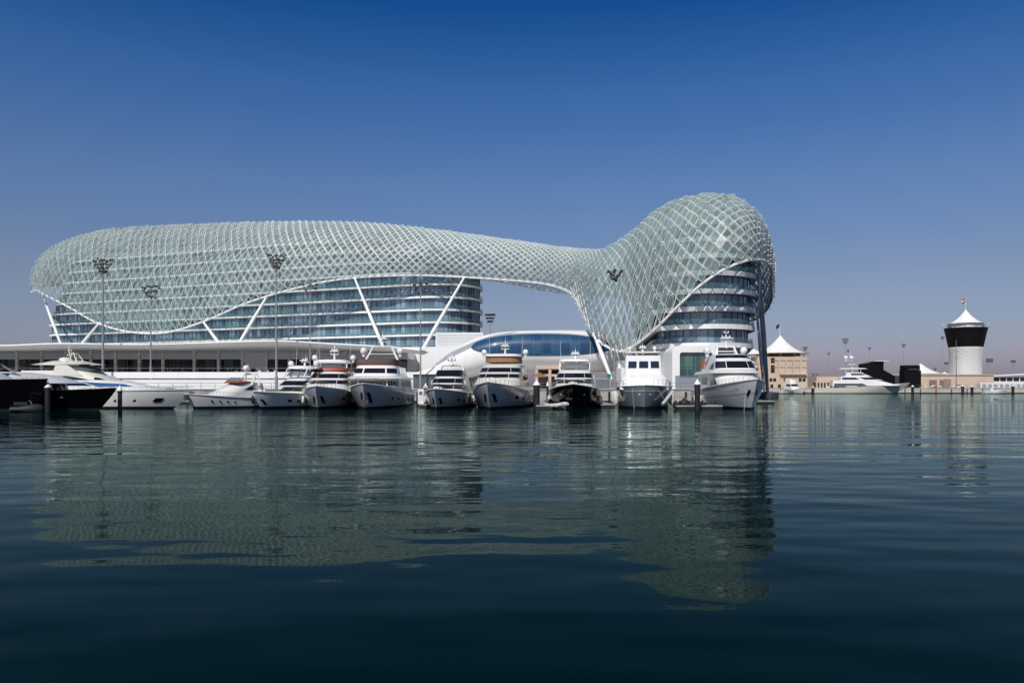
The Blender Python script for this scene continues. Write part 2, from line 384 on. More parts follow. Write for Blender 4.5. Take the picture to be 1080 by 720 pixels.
# ------------------------------------------------------------------ podium of the left wing
def interp(tab, x):
    if x <= tab[0][0]: return tab[0][1]
    for (a, va), (b, vb) in zip(tab[:-1], tab[1:]):
        if x <= b:
            f = (x-a)/(b-a); return va+(vb-va)*f
    return tab[-1][1]
def sinterp(tab, x):       # catmull-rom through the table
    n = len(tab)
    if x <= tab[0][0]: return tab[0][1]
    if x >= tab[-1][0]: return tab[-1][1]
    for i in range(n-1):
        if x <= tab[i+1][0]:
            x0_, y0_ = tab[i]; x1_, y1_ = tab[i+1]
            m0 = (y1_-tab[i-1][1])/(x1_-tab[i-1][0]) if i > 0 else (y1_-y0_)/(x1_-x0_)
            m1 = (tab[i+2][1]-y0_)/(tab[i+2][0]-x0_) if i+2 < n else (y1_-y0_)/(x1_-x0_)
            h = x1_-x0_; s = (x-x0_)/h
            return (2*s**3-3*s**2+1)*y0_+(s**3-2*s**2+s)*h*m0+(-2*s**3+3*s**2)*y1_+(s**3-s**2)*h*m1
t = thing('hotel_podium', 'low white podium with overhanging wavy roof below the left wing', 'building', (0, 0, 0))
roofz = [(-200, 10.6), (-97.7, PZ(363.6, 152)), (-86.8, PZ(361.5, 152)), (-70, PZ(362.3, 152)), (-45, PZ(358.8, 152)), (-36, PZ(361.2, 152)), (-21.7, PZ(366, 152)), (-15, PZ(371, 152)), (-12, PZ(377, 152))]
xs = [-200+k*2.35 for k in range(81)]; xs = [x for x in xs if x < -18]+[-17.6]
m = MB(); rings = []
for x in xs:
    z = sinterp(roofz, x); rings.append([Vector((x, 152, z)), Vector((x, 151.8, z-.22)), Vector((x, 152.1, z-.5)), Vector((x, 158, z-.75)), Vector((x, 168.2, 9.75)), Vector((x, 168.2, z+.15)), Vector((x, 160, z+.2))])
m.loft(rings, True, True, True); m.build('roof', M['white'], t, smooth=True, fix=True)
m = MB(); m.b2(-200, -25, 168.3, 300, 9.0, 11.15); m.build('terrace_roof', M['whitepanel'], t)
m = MB(); m.b2(-200, -22, 168, 168.29, 8.35, 9.9); m.build('clerestory_wall', M['whitepanel'], t)
cols = [147, 172, 205, 230.5, 255.8, 280.8, 305, 336, 364, 122, 96, 70, 44, 18, -10]
cxs = sorted(PX(p, 160) for p in cols)
cuts = sorted([-200]+[PX(p, 168) for p in cols if PX(p, 168) < -24]+[-22])
for a, b in zip(cuts[:-1], cuts[1:]):
    if abs(a-PX(255.8, 168)) < .5:     # the white wedge wall bay
        m = MB(); m.add([(a, 168.05, 4.0), (a+1.6, 168.05, 4.0), (b, 168.05, 4.0), (b, 168.05, 8.35), (a+.2, 168.05, 8.35)], [(1, 2, 3, 4)]); m.build('entrance_wall', M['whitepanel'], t)
        m = MB(); m.b2(b-3.2, b-2.3, 167.98, 168.04, 4.0, 6.6); m.build('door', M['black'], t)
        continue
    m = MB(); m.quad((a+.1, 168.1, 4.0), (b-.1, 168.1, 4.0), (b-.1, 168.1, 8.35), (a+.1, 168.1, 8.35)); g = m.build('window', M['podglass'], t)
    m = MB(); n = max(2, int((b-a)/2.1))
    for k in range(1, n): m.box((a+(b-a)*k/n, 168.04, 6.2), (.09, .1, 4.3))
    m.box(((a+b)/2, 168.04, 6.9), (b-a-.2, .08, .08)); m.build('frame', M['grey'], g)
for x in cxs:
    m = MB(); m.box((x, 160, 6.7), (.5, .5, 6.1)); m.build('column', M['concrete'], t)
m = MB(); m.b2(-200, -24, 168.5, 299, 4, 9); m.build('inner_volume', M['darkgrey'], t)
# terrace and its bright parapet
t = thing('terrace', 'raised terrace with long bright white parapet before the podium', 'terrace', (0, 0, 0))
m = MB(); m.b2(-200, PX(446, 150), 150.25, 168.29, QZ+.004, 4.0); m.build('base_wall', M['whitepanel'], t)
m = MB(); xe = PX(446, 150)
for k in range(40): m.b2(xe-4.6*(k+1)+.035, xe-4.6*k, 150, 150.24, 4.15, 5.32)
m.b2(xe-184, xe, 150.05, 150.2, 4.16, 5.3); m.build('parapet', M['white'], t)
m = MB(); m.b2(-200, PX(446, 150), 150.1, 150.15, 6.0, 6.06)
m.build('handrail', M['chrome'], t)
for k in range(30):
    x = -102+k*2.85
    m = MB(); m.tube((x, 150.12, 5.33), (x, 150.12, 6.0), .03); m.build('post', M['chrome'], t)
for k in range(24):                                   # terrace chairs and tables read as small dark pieces
    x = random.uniform(-100, -20)
    tt = thing('parasol_table' if k % 4 == 0 else 'cafe_chair', 'small furniture piece on the upper terrace behind the white parapet', 'furniture', (x, random.uniform(152, 158), 4.0), random.uniform(0, 6), 'terrace furniture behind the white parapet')
    m = MB(); m.box((0, 0, .75), (.5, .5, .06))
    for sx_ in (-.2, .2):
        for sy_ in (-.2, .2): m.box((sx_, sy_, .36), (.05, .05, .72))
    m.build('seat' if k % 4 else 'table_top', M['grey'], tt)
    if k % 4: m = MB(); m.box((0, .24, 1.25), (.5, .05, 1.0)); m.build('backrest', M['whitepanel' if k % 3 else 'darkgrey'], tt)

# lower promenade fence
t = thing('promenade_railing', 'thin grey railing along the promenade behind the yachts', 'railing', (0, 0, 0))
m = MB(); m.tube((-130, 131, QZ+1.1), (30, 131, QZ+1.1), .03); m.tube((-130, 131, QZ+.6), (30, 131, QZ+.6), .018); m.build('rail', M['grey'], t)
for k in range(70):
    x = -130+160*k/69; m = MB(); m.box((x, 131, QZ+.55), (.06, .05, 1.1)); m.build('post', M['grey'], t)

# ------------------------------------------------------------------ white block and the pod bridge building
t = thing('link_building', 'plain white stepped block where the left wing meets the white pod', 'building', (0, 0, 0))
m = MB(); m.b2(PX(404, 205), PX(522, 205), 205, 215, QZ, PZ(366, 205)); m.build('lower_wall', M['white'], t)
m = MB(); m.b2(PX(460, 208), PX(510, 208), 206.5, 214, PZ(366, 205), PZ(351, 208)); m.build('ribbed_wall', M['whitepanel'], t)
m = MB()
for k in range(9): z = PZ(365, 206)+k*.38; m.b2(PX(461, 206), PX(509, 206), 206.4, 206.49, z, z+.16)
m.build('rib', M['whitepanel'], t)

PODY = 191.0
pt_top = [(438, 401), (450, 388), (465, 375.5), (480, 365.5), (500, 355.5), (520, 350), (545, 347.6), (585, 346.8), (620, 347.2), (645, 350), (664, 358), (680, 372)]
pt_bot = [(438, 403), (450, 402.5), (480, 401), (500, 397), (530, 391.5), (560, 390.5), (600, 391), (630, 391.5), (655, 390), (670, 385), (680, 375)]
t = thing('white_pod', 'smooth white pod building with one long oval blue window', 'building', (0, 0, 0))
NP = 60; rings = []
def podpt(px, a):
    """a = 0 top, pi/2 front, pi bottom"""
    zt_, zb_ = PZ(sinterp(pt_top, px), PODY), PZ(sinterp(pt_bot, px), PODY)
    zc, hz = (zt_+zb_)/2, (zt_-zb_)/2
    dep = 3+11*math.sqrt(max(0, min(1, (px-432)/90)))*math.sqrt(max(0, min(1, (692-px)/60)))
    ca, sa = math.cos(a), math.sin(a)
    e_ = .8
    x = PX(px, PODY)
    return Vector((x, PODY+6 - dep*.62*math.copysign(abs(sa)**e_, sa), zc+hz*math.copysign(abs(ca)**e_, ca)))
for k in range(NP+1):
    px = 438+(680-438)*k/NP; rings.append([podpt(px, 2*PI*j/40) for j in range(40)])
m = MB(); m.loft(rings, True, True, True); pod = m.build('body', M['white'], t, smooth=True, fix=True)
def pod_front(px, z, out):
    lo, hi = .02, PI-.02
    for _ in range(30):
        mid = (lo+hi)/2
        if podpt(px, mid).z > z: lo = mid
        else: hi = mid
    p = podpt(px, (lo+hi)/2); p.y -= out; return p
def podpatch(topf, botf, a, b, out, name, mt, nx=40, nz=8):
    m = MB(); rs = []
    for k in range(nx+1):
        px = a+(b-a)*k/nx; zt_, zb_ = PZ(topf(px), PODY-3), PZ(botf(px), PODY-3)
        rs.append([pod_front(px, zb_+(zt_-zb_)*j/nz, out) for j in range(nz+1)])
    m.loft(rs, False)
    return m.build(name, mt, t, smooth=True)
def ell(px, cy, hy, cx=571, hx=74, up=True):
    q = max(0, 1-abs((px-cx)/hx)**2.3)**.5; return cy-hy*q if up else cy+hy*q
win = podpatch(lambda p: ell(p, 366, 14.6), lambda p: ell(p, 366, 9.2, up=False), 497.2, 644.8, .07, 'window', M['podblue'], 60, 8)
podpatch(lambda p: ell(p, 366, 16.0, 571, 77), lambda p: ell(p, 366, 14.7, 571, 75.5), 496, 646, .05, 'window_surround', M['greypanel'], 60, 2).parent = win
m = MB()
for k in range(14):
    px = 505+k*9.6
    a = pod_front(px, PZ(ell(px, 366, 14.4), PODY-3), .1); b = pod_front(px, PZ(ell(px, 366, 9.0, up=False), PODY-3), .1)
    pts = [pod_front(px, a.z+(b.z-a.z)*j/6, .1) for j in range(7)]; m.path(pts, .03, 4)
pts = [pod_front(500+k*4.7, PZ(366, PODY-3), .1) for k in range(31)]; m.path(pts, .02, 4)
m.build('frame', M['grey'], win)
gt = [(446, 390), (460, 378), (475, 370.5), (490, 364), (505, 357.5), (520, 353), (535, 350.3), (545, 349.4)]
podpatch(lambda p: sinterp(gt, p)-.2, lambda p: sinterp(gt, p)+interp([(446, 7), (470, 6.6), (500, 5), (530, 1.6), (545, .4)], p), 447, 545, .03, 'painted_shade_band', M['greypanel'], 40, 3)  # flat grey strip on the body; the arch's shade put into colour

# ------------------------------------------------------------------ the gridshell canopy
topc = [(x, y+3.2) for x, y in [(35, 299), (36, 287), (39, 279), (44, 271.5), (52, 264.5), (62, 258), (75, 252), (90, 247.7), (110, 244), (135, 241), (160, 239), (200, 237), (250, 235.2), (300, 234.6), (350, 234.6), (380, 235.2), (410, 237.2), (440, 240.6), (470, 244), (500, 248), (530, 253.5), (560, 258), (590, 263), (610, 263.5), (640, 264)]]
botc = [(36, 303), (40, 307.5), (48, 311), (60, 317), (75, 325), (90, 333.5), (104, 341), (120, 346.5), (140, 350.3), (163, 351.3), (182, 349.5), (200, 345), (220, 336.5), (240, 327), (260, 319.5), (280, 313.5), (300, 307), (320, 301.5), (345, 296.5), (370, 293.3), (400, 291), (430, 290.4), (460, 290.3), (490, 290.8), (520, 293), (545, 295.5)]
st = []          # stations: (T, Fpt, E, phi_front, phi_back)
nfr = Vector((-.371, -.928, 0))
def spineT(px):
    k = (px-CX)/F; Y = 230.2/(1+.4*k); return P(px, sinterp(topc, px), Y)
NT0 = spineT(66); N0 = Vector((NT0.x, NT0.y, PZ(301, NT0.y)))
dsp = Vector((.928, -.371, 0))
st.append((N0, N0, N0, 95, 95))
for s_ in (.4, 1.5, 3.2, 5.8, 9.5, 15, 23, 33, 46, 60, 75, 90, 105, 119, 132, 143, 153, 161.5):
    W = 24.5*math.sqrt(max(0, 1-max(0, 1-s_/26)**2))*interp([(0, 1), (90, 1), (120, .94), (140, .84), (161.5, .68)], s_)
    g = NT0+dsp*s_; tpx = CX+F*g.x/g.y
    zt_ = PZ(sinterp(topc, max(tpx, 110)), g.y); q_ = math.sqrt(max(0, 1-max(0, 1-s_/38)**2.2))
    T = Vector((g.x, g.y, N0.z+(zt_-N0.z)*q_))
    f = Vector((T.x+nfr.x*W, T.y+nfr.y*W, 0)); fpx = CX+F*f.x/f.y
    f.z = PZ(interp([(0, 301), (3.2, 304), (5.8, 306), (9.5, 308)], s_), f.y) if s_ < 9.6 else PZ(sinterp(botc, fpx), f.y)
    E = Vector((T.x-nfr.x*W, T.y-nfr.y*W, 0)); epx = CX+F*E.x/E.y
    E.z = f.z if fpx < 430 else f.z+(interp([(430, 0), (485, 3.5), (540, 1.2)], tpx))
    ph = interp([(0, 95), (9, 102), (30, 106), (100, 102), (161, 100)], s_)
    st.append((T, f, E, ph, 100))
for tp, fp, ep in (
    ((566, 261, 227), (556, 297, 211), (575, 306, 243)),
    ((590, 265, 223), (582, 301, 205), (602, 309, 240)),
    ((612, 267.8, 219.5), (602, 309, 198), (625, 311, 238)),
    ((629, 268.4, 216.5), (612, 325, 191), (644, 312, 236)),
    ((643, 268, 213), (622, 344, 184), (660, 315, 236)),
    ((657, 260, 209), (635, 362, 178), (676, 320, 236)),
    ((673, 248, 205), (655, 370.5, 173), (692, 325, 236)),
    ((691, 232.5, 201), (671, 363, 168), (708, 330, 236)),
    ((711, 220.5, 197), (692, 346, 163), (725, 335, 236)),
    ((733, 215, 194), (716, 322, 159), (745, 338, 236)),
    ((755, 213.5, 191), (741, 299, 157), (765, 340, 235)),
    ((776, 217, 189), (766, 283, 156), (783, 340, 230)),
    ((792, 227, 187), (788, 274.6, 157), (798, 336, 222)),
    ((804.5, 243, 185), (802, 274, 161), (809, 326, 212)),
    ((811, 262, 184), (809, 278, 167), (814, 313, 203)),
    ((813.5, 279, 183), (814, 286, 174), (813, 302, 193))):
    st.append((P(*tp), P(*fp), P(*ep), 96 if tp[0] < 660 else interp([(660, 96), (700, 88), (800, 96)], tp[0]), 100))
N1 = P(813.5, 293, 183); st.append((N1, N1, N1, 95, 95))

def arcpt(T, Q, ph, a):
    """a in 0..1 from the crown T to the edge Q, through an elliptical arc of ph degrees"""
    phr = rad(ph); h = Vector((Q.x-T.x, Q.y-T.y, 0)); b = (T.z-Q.z)/(1-math.cos(phr))
    s = math.sin(a*phr)/max(math.sin(phr), math.sin(rad(90)) if ph > 90 else .01)
    s = math.sin(a*phr)/math.sin(phr)
    return Vector((T.x, T.y, 0))+h*s+Vector((0, 0, T.z-b*(1-math.cos(a*phr))))
NVH = 44          # half cells around
def secpt(s, v):    # v 0..1 from front edge over crown to back edge; 0.5 = crown
    T, f, E, p1, p2 = s
    return arcpt(T, f, p1, 1-2*v) if v <= .5 else arcpt(T, E, p2, 2*v-1)
# cumulative arclength mid-front for u
def crom(p0, p1, p2, p3, t):
    # centripetal-ish catmull rom (non uniform)
    def d(a, b): return max((a-b).length, .4)**.5
    t0 = 0; t1 = d(p0, p1); t2 = t1+d(p1, p2); t3 = t2+d(p2, p3); x = t1+(t2-t1)*t
    A1 = p0*((t1-x)/(t1-t0))+p1*((x-t0)/(t1-t0)); A2 = p1*((t2-x)/(t2-t1))+p2*((x-t1)/(t2-t1)); A3 = p2*((t3-x)/(t3-t2))+p3*((x-t2)/(t3-t2))
    B1 = A1*((t2-x)/(t2-t0))+A2*((x-t0)/(t2-t0)); B2 = A2*((t3-x)/(t3-t1))+A3*((x-t1)/(t3-t1))
    return B1*((t2-x)/(t2-t1))+B2*((x-t1)/(t2-t1))
SC = {}
def colpts(v):
    if v not in SC: SC[v] = [secpt(s, v) for s in st]
    return SC[v]
def S(u, v):     # u in station index units
    c = colpts(v); i = min(int(u), len(c)-2); f = u-i
    p0 = c[i-1] if i > 0 else c[0]*2-c[1]; p3 = c[i+2] if i+2 < len(c) else c[-1]*2-c[-2]
    return crom(p0, c[i], c[i+1], p3, f)
us = [0]; acc = [0]
prev = S(0, .3); prevb = S(0, .5)
K = 400; nst = len(st)-1
for k in range(1, K+1):
    u = nst*k/K; p = S(u, .3); q = S(u, .5); g_ = ((p-prev).length+(q-prevb).length)/2; prev, prevb = p, q
    cell = interp([(0, 2.6), (12, 2.6), (19, 2.2), (26, 2.3), (nst, 2.4)], u)/2
    acc.append(acc[-1]+g_/cell); us.append(u)
NUH = int(acc[-1]); NUH -= NUH % 2
ulist = []
j = 0
for k in range(NUH+1):
    tgt = acc[-1]*k/NUH
    while j < K-1 and acc[j+1] < tgt: j += 1
    ulist.append(us[j]+(us[j+1]-us[j])*((tgt-acc[j])/max(1e-9, acc[j+1]-acc[j])))
G = [[S(u, v/NVH) for v in range(NVH+1)] for u in ulist]
def NRM(i, j):
    a = G[min(i+1, NUH)][j]-G[max(i-1, 0)][j]; b = G[i][min(j+1, NVH)]-G[i][max(j-1, 0)]
    n = b.cross(a)
    if n.length < 1e-9: return Vector((0, 0, 1))
    n.normalize()
    return n
# orient outward: compare with the crown
if NRM(NUH//3, NVH//2).z < 0: SGN = -1
else: SGN = 1
shell = thing('gridshell_canopy', 'curving white lattice shell of diamond glass panes wrapped over both hotel wings', 'canopy', (0, 0, 0))
def fw(u, v):
    if u > 23: return .08 if u < 30 else interp([(30, .08), (32, .17)], u)
    top = interp([(.24, .055), (.38, .13)], v)
    return top+(max(0, .14-top))*interp([(10, 0), (15, 1), (21, 1), (23, .2)], u)
lat = MB(); node = MB(); glass = MB(); frm = MB(); panev = []
def strut(mb, a, b, n, w_, h_):
    d = (b-a)
    if d.length < .3: return
    sdir = d.cross(n).normalized()*w_/2; up = n*h_/2
    mb.add([a-sdir-up, a+sdir-up, a+sdir+up, a-sdir+up, b-sdir-up, b+sdir-up, b+sdir+up, b-sdir+up], [(0, 1, 5, 4), (1, 2, 6, 5), (2, 3, 7, 6), (3, 0, 4, 7)])
for i in range(0, NUH+1):
    for j in range(0, NVH+1):
        if (i+j) % 2: continue
        n = NRM(i, j)*SGN
        for dj in (1, -1):
            if i+1 <= NUH and 0 <= j+dj <= NVH:
                a, b = G[i][j], G[i+1][j+dj]
                if (b-a).length > .6:
                    bold = ((i-dj*j) % 4 == 0)
                    strut(lat, a, b, n, (.15 if ulist[i] < 22 else .12) if bold else .075, .28 if bold else .16)
        if i % 2 == 0 and (G[min(i+2, NUH)][j]-G[max(0, i-2)][j]).length > 2.0:
            c = G[i][j]; node.tube(c-n*.1, c+n*.75, .05, .05, 4); node.box(c+n*.75, (.2, .2, .2))
for i in range(1, NUH):
    for j in range(1, NVH):
        if (i+j) % 2 == 0: continue
        L_, R_, D_, U_ = G[i-1][j], G[i+1][j], G[i][j-1], G[i][j+1]
        wdt = (R_-L_).length
        if wdt < .7: continue
        c = (L_+R_+D_+U_)/4; n = NRM(i, j)*SGN; v_ = j/NVH
        u = ulist[i]
        tilt = interp([(0, 3), (10, 5), (14, 14), (18, 24), (21, 22), (24, 6), (31, 4), (33, 14), (nst, 25)], u)
        if u < 18: tilt *= interp([(0, .25), (.2, .35), (.4, 1), (1, 1)], v_)
        ax = (R_-L_).normalized(); tl = rad(tilt+random.gauss(0, 5.5))
        Rm = Matrix.Rotation(tl, 3, ax) if ax.x >= 0 else Matrix.Rotation(-tl, 3, ax)
        s = interp([(0, .90), (20, .90), (24, .95)], u); q = [c+n*.6+Rm @ ((p-c)*s) for p in (L_, D_, R_, U_)]
        glass.quad(*q); panev.append(random.random()+interp([(0, .1), (20, .1), (24, 1.3), (29, 1.3), (31, .6), (33, .1)], u)*interp([(0, .35), (.12, .5), (.25, 1)], v_))
        qi = [c+n*.6+Rm @ ((p-c)*s*(1-fw(u, v_)/(max(.4, wdt*.42)))) for p in (L_, D_, R_, U_)]
        up = n*.03
        for k in range(4):
            k2 = (k+1) % 4
            frm.quad(q[k]+up, q[k2]+up, qi[k2]+up, qi[k]+up)
lat.build('steel_lattice', M['steel'], shell)
node.build('panel_bracket', M['steel'], shell)
go = glass.build('glass_panel_skin', M['shellglass'], shell)
at = go.data.attributes.new('pane', 'FLOAT', 'FACE')
for k, v_ in enumerate(panev): at.data[k].value = v_
frm.build('panel_frame', M['steel'], shell)
for j, nm in ((0, 'front_edge_beam'), (NVH, 'rear_edge_beam')):
    m = MB(); pts = [G[i][j] for i in range(NUH+1)]; m.path(pts, .30, 6); m.build(nm, M['steel'], shell)
EDGE = [G[i][0] for i in range(NUH+1)]
def edge_at(px):
    best = min((p for p in EDGE if p.y < 300), key=lambda p: abs(CX+F*p.x/p.y-px)); return best
def leg(a, b, r=.42, mt='steel'):
    m = MB(); mid = a.lerp(b, .5)
    m.tube(a, mid, r*.6, r, 10); m.tube(mid, b, r, r*.6, 10); m.build('support_strut', M[mt], shell, smooth=True)
RZ = 11.2
for px, bx in ((43, 70), (104, 74), (213, 241), (280, 244), (372, 420), (490, 425)):
    a = edge_at(px); by = 205 if bx > 300 else 225
    if px == 43: by = 250
    if px in (104,): by = 240
    base = Vector((PX(bx, by), by, RZ if bx < 300 else 3.5)); leg(a, base, .5)
leg(edge_at(626), P(645, 400, 170), .5)
a = P(799.5, 277, 168); leg(a, Vector((PX(810, 185), 185, .3)), .58, 'colgrey')
a = P(798.5, 332, 205); leg(a, Vector((PX(806.5, 205), 205, .3)), .46, 'colgrey')
m = MB(); m.lathe((PX(810, 186), 186, 0), [(2.4, -2), (2.4, 1.0), (2.1, 1.3), (0.8, 1.4)], 20); m.build('column_footing', M['darkgrey'], shell)

# ------------------------------------------------------------------ yachts
def hullfn(L, B, hb, hs, rake=.1, s0=.38, pt=2.8, pb=1.55, tu=.84):
    def xb(t): return L/2-rake*L*(1-t)**1.2
    def sheer(s): return hs+(hb-hs)*max(0, s)**1.7
    def fn(s, t):
        x = -L/2+s*(xb(t)+L/2); k = max(0, (s-s0)/(1-s0)); p = pb+(pt-pb)*t
        hw = B/2*(1-k**p)*(tu+(1-tu)*t**.8)*(1-.10*max(0, (.25-s)/.25)**1.5)
        return Vector((x, hw, -.6+(sheer(s)+.6)*t))
    fn.sheer = sheer; fn.L = L; fn.B = B
    return fn
def build_hull(root, fn, mt, sheer_mat=None, stripe=None):
    NS, NT = 36, 10
    ss = [1-(1-k/NS)**1.35 for k in range(NS+1)]
    rings = []
    for s in ss:
        side = [fn(s, k/NT) for k in range(NT+1)]
        rings.append([Vector((p.x, -p.y, p.z)) for p in reversed(side)]+side)
    m = MB(); m.loft(rings, False)
    m.add(rings[0], [tuple(range(len(rings[0])))])
    h = m.build('hull', M[mt], root, smooth=True, fix=True)
    m = MB(); m.loft([[Vector((r[-1].x, r[-1].y*.97, r[-1].z-.12)), Vector((r[-1].x, -r[-1].y*.97, r[-1].z-.12))] for r in rings], False); m.build('deck', M['deck'], root)
    m = MB()
    for sg in (1, -1):
        rr = []
        for s in ss:
            zt = fn.sheer(s); q = []
            for z in (-.15, .05, .26):
                t_ = (z+.6)/(zt+.6); p = fn(s, t_); q.append(Vector((p.x+(.03 if s > .97 else 0), sg*(p.y+.025), p.z)))
            rr.append(q)
        m.loft(rr, False)
    m.build('boot_stripe', M['boot'], root)
    m = MB()
    for sg in (1, -1):
        pts = [Vector((fn(s, 1).x, sg*fn(s, 1).y, fn(s, 1).z)) for s in ss]; m.path(pts, .07, 5)
    m.build('rub_rail', M[sheer_mat or 'gelcoat'], root)
    if stripe:
        tlo, mt2 = stripe; m = MB()
        for sg in (1, -1):
            m.loft([[Vector((fn(s, t_).x+(.03 if s > .98 else 0), sg*(fn(s, t_).y+.02), fn(s, t_).z)) for t_ in (tlo, tlo+.03)] for s in ss], False)
        m.build('hull_stripe', M[mt2], root)
def hull_patch(root, fn, name, mt, s0, s1, t0, t1, sides=(1, -1), slant=0, out=.04, ell_=False, n=8, slant2=None):
    for sg in sides:
        m = MB(); rr = []
        for k in range(n+1):
            f = k/n; s = s0+(s1-s0)*f; q = []
            for t_ in (0, .5, 1):
                tt = t0+(t1-t0)*t_
                if ell_: c = (t0+t1)/2; hh = (t1-t0)/2*math.sqrt(max(0, 1-(2*f-1)**2)); tt = c+(2*t_-1)*hh
                p = fn(s+slant*(t_-.5), tt); q.append(Vector((p.x+out*.5, sg*(p.y+out), p.z)))
            rr.append(q)
        m.loft(rr, False); m.build(name, M[mt], root)

class Tier:
    def __init__(s, xa, xf, w, z0, z1, rf=1.0, ra=.2, inset=.25, nose=2.0, e=.75, zs=0, crown=.1):
        s.__dict__.update(locals())
    def outline(s, q, t):
        """q -1..1 : +-1 aft, 0 front centre.   t 0..1 bottom to top"""
        sg = 1 if q >= 0 else -1; q = abs(q); xa = s.xa+s.ra*t; xf = s.xf-s.rf*t; w = s.w-s.inset*t; xn = xf-s.nose
        if q <= .4:
            a = (q/.4)*PI/2; x = xn+s.nose*math.cos(a)**s.e; y = w*math.sin(a)**s.e
        else: f = (q-.4)/.6; x = xn+(xa-xn)*f; y = w*(1-.06*f)
        z = s.z0+(s.z1-s.z0)*t+s.zs*(1 if q < .01 else (1-q))*(1-t)
        return Vector((x, sg*y, z))
    def build(s, root, name, mt):
        qs = [-1+2*k/40 for k in range(41)]
        m = MB(); r0 = [s.outline(q, 0) for q in qs]; r1 = [s.outline(q, .5) for q in qs]; r2 = [s.outline(q, 1) for q in qs]
        c = sum(r2, Vector())/len(r2); r3 = [c+(p-c)*.55+Vector((0, 0, s.crown)) for p in r2]
        m.loft([r0, r1, r2, r3], True, True, True); return m.build(name, M[mt], root, smooth=True, fix=True)
    def window(s, root, q0, q1, t0, t1, mt='yglass', name='window', taper=0, out=.035, n=6, arch=False):
        m = MB(); rr = []
        for k in range(n+1):
            f = k/n; q = q0+(q1-q0)*f; col = []
            ta, tb = t0, t1
            if arch: tb = t0+(t1-t0)*math.sqrt(max(.02, 1-(2*f-1)**2))
            if taper: tb = t1-(t1-t0)*taper*f if taper > 0 else t1-(t1-t0)*(-taper)*(1-f)
            for tt in (ta, (ta+tb)/2, tb):
                p = s.outline(q, tt); pa = s.outline(q+.004, tt); pb = s.outline(q-.004, tt); pc = s.outline(q, tt+.02)
                nn = (pb-pa).cross(pc-p)
                if nn.length > 0: nn.normalize()
                ctr = Vector(((s.xa+s.xf)/2, 0, p.z))
                if nn.dot(p-ctr) < 0: nn = -nn
                col.append(p+nn*out)
            rr.append(col)
        m.loft(rr, False); return m.build(name, M[mt], root)

def dome(root, x, y, z, r):
    m = MB(); m.tube((x, y, z-r*1.7), (x, y, z-r*.5), r*.45, r*.6, 8); m.lathe((x, y, z), [(r*.75, -r*.75), (r, -r*.3), (r, r*.25), (r*.85, r*.65), (r*.5, r*.95), (.01, r*1.08)], 14)
    m.build('satellite_dome', M['gelcoat'], root, smooth=True)
def mastfn(root, x, z, h, w_=1.0, bars=2, mt='gelcoat'):
    m = MB(); m.tube((x, 0, z), (x-.3, 0, z+h), .14, .05, 8)
    for k in range(bars):
        zz = z+h*(.42+.28*k); m.box((x-.15, 0, zz), (.18, w_*(1-.3*k), .08))
        for sg in (-1, 1): m.ball((x-.15, sg*w_*(1-.3*k)*.45, zz+.12), .09, 1, 8)
    m.box((x+.1, 0, z+h*.62), (.2, w_*1.1, .12)); m.tube((x-.3, 0, z+h), (x-.3, 0, z+h*1.3), .015, .01, 4)
    m.build('mast', M[mt], root)
def archfn(root, x, z, w_, h, top=.6, r=.11, mt='gelcoat', lean=.8):
    m = MB()
    for sg in (-1, 1):
        m.tube((x, sg*w_, z), (x-lean, sg*w_*top, z+h), r*1.3, r, 6); m.tube((x-1.2, sg*w_, z), (x-lean-.3, sg*w_*top, z+h), r, r*.8, 6)
    m.tube((x-lean, -w_*top, z+h), (x-lean, w_*top, z+h), r, r, 6); m.box((x-lean-.15, 0, z+h), (.5, w_*top*2, .1))
    m.tube((x-.5*lean, -w_*(1+top)/2, z+h*.5), (x-.5*lean, w_*(1+top)/2, z+h*.5), r*.5, r*.5, 6)
    m.build('radar_arch', M[mt], root)
def railfn(root, fn, s0, s1, h=.75, n=14, name='guard_rail', up=0):
    m = MB()
    for sg in (1, -1):
        P_ = [Vector((fn(s0+(s1-s0)*k/n, 1).x, sg*fn(s0+(s1-s0)*k/n, 1).y*.96, fn(s0+(s1-s0)*k/n, 1).z)) for k in range(n+1)]
        T_ = [p+Vector((0, 0, h)) for p in P_]; m.path(T_, .022, 4); m.path([p+Vector((0, 0, h*.5)) for p in P_], .012, 4)
        for a, b in zip(P_, T_): m.tube(a, b, .018, .018, 4)
    m.build(name, M['chrome'], root)
def fenders(root, fn, ss, sides=(1, -1), r=.2, l=.8, z=1.0, mt='fender'):
    for s in ss:
        for sg in sides:
            zt = fn.sheer(s); t_ = (z+.6)/(zt+.6); p = fn(s, t_); m = MB(); c = (p.x, sg*(p.y+r), p.z)
            m.lathe(c, [(.03, -l/2-.1), (r*.7, -l/2), (r, -l/3), (r, l/3), (r*.7, l/2), (.03, l/2+.1)], 10); m.tube((p.x, sg*(p.y+r), p.z+l/2), (fn(s, 1).x, sg*fn(s, 1).y, zt), .015, .015, 4)
            m.build('fender', M[mt], root, smooth=True)
def anchor(root, fn, s=.97, t=.55, sg=0):
    zt = fn.sheer(1); x = fn(1, t).x+.08; z = -.6+(zt+.6)*t; m = MB()
    m.box((x, 0, z), (.16, .7, .5)); m.tube((x+.1, 0, z+.2), (x+.12, 0, z-.5), .05, .05, 6); m.tube((x+.12, -.3, z-.35), (x+.12, .3, z-.35), .05, .05, 6)
    m.build('anchor', M['darkgrey'], root)
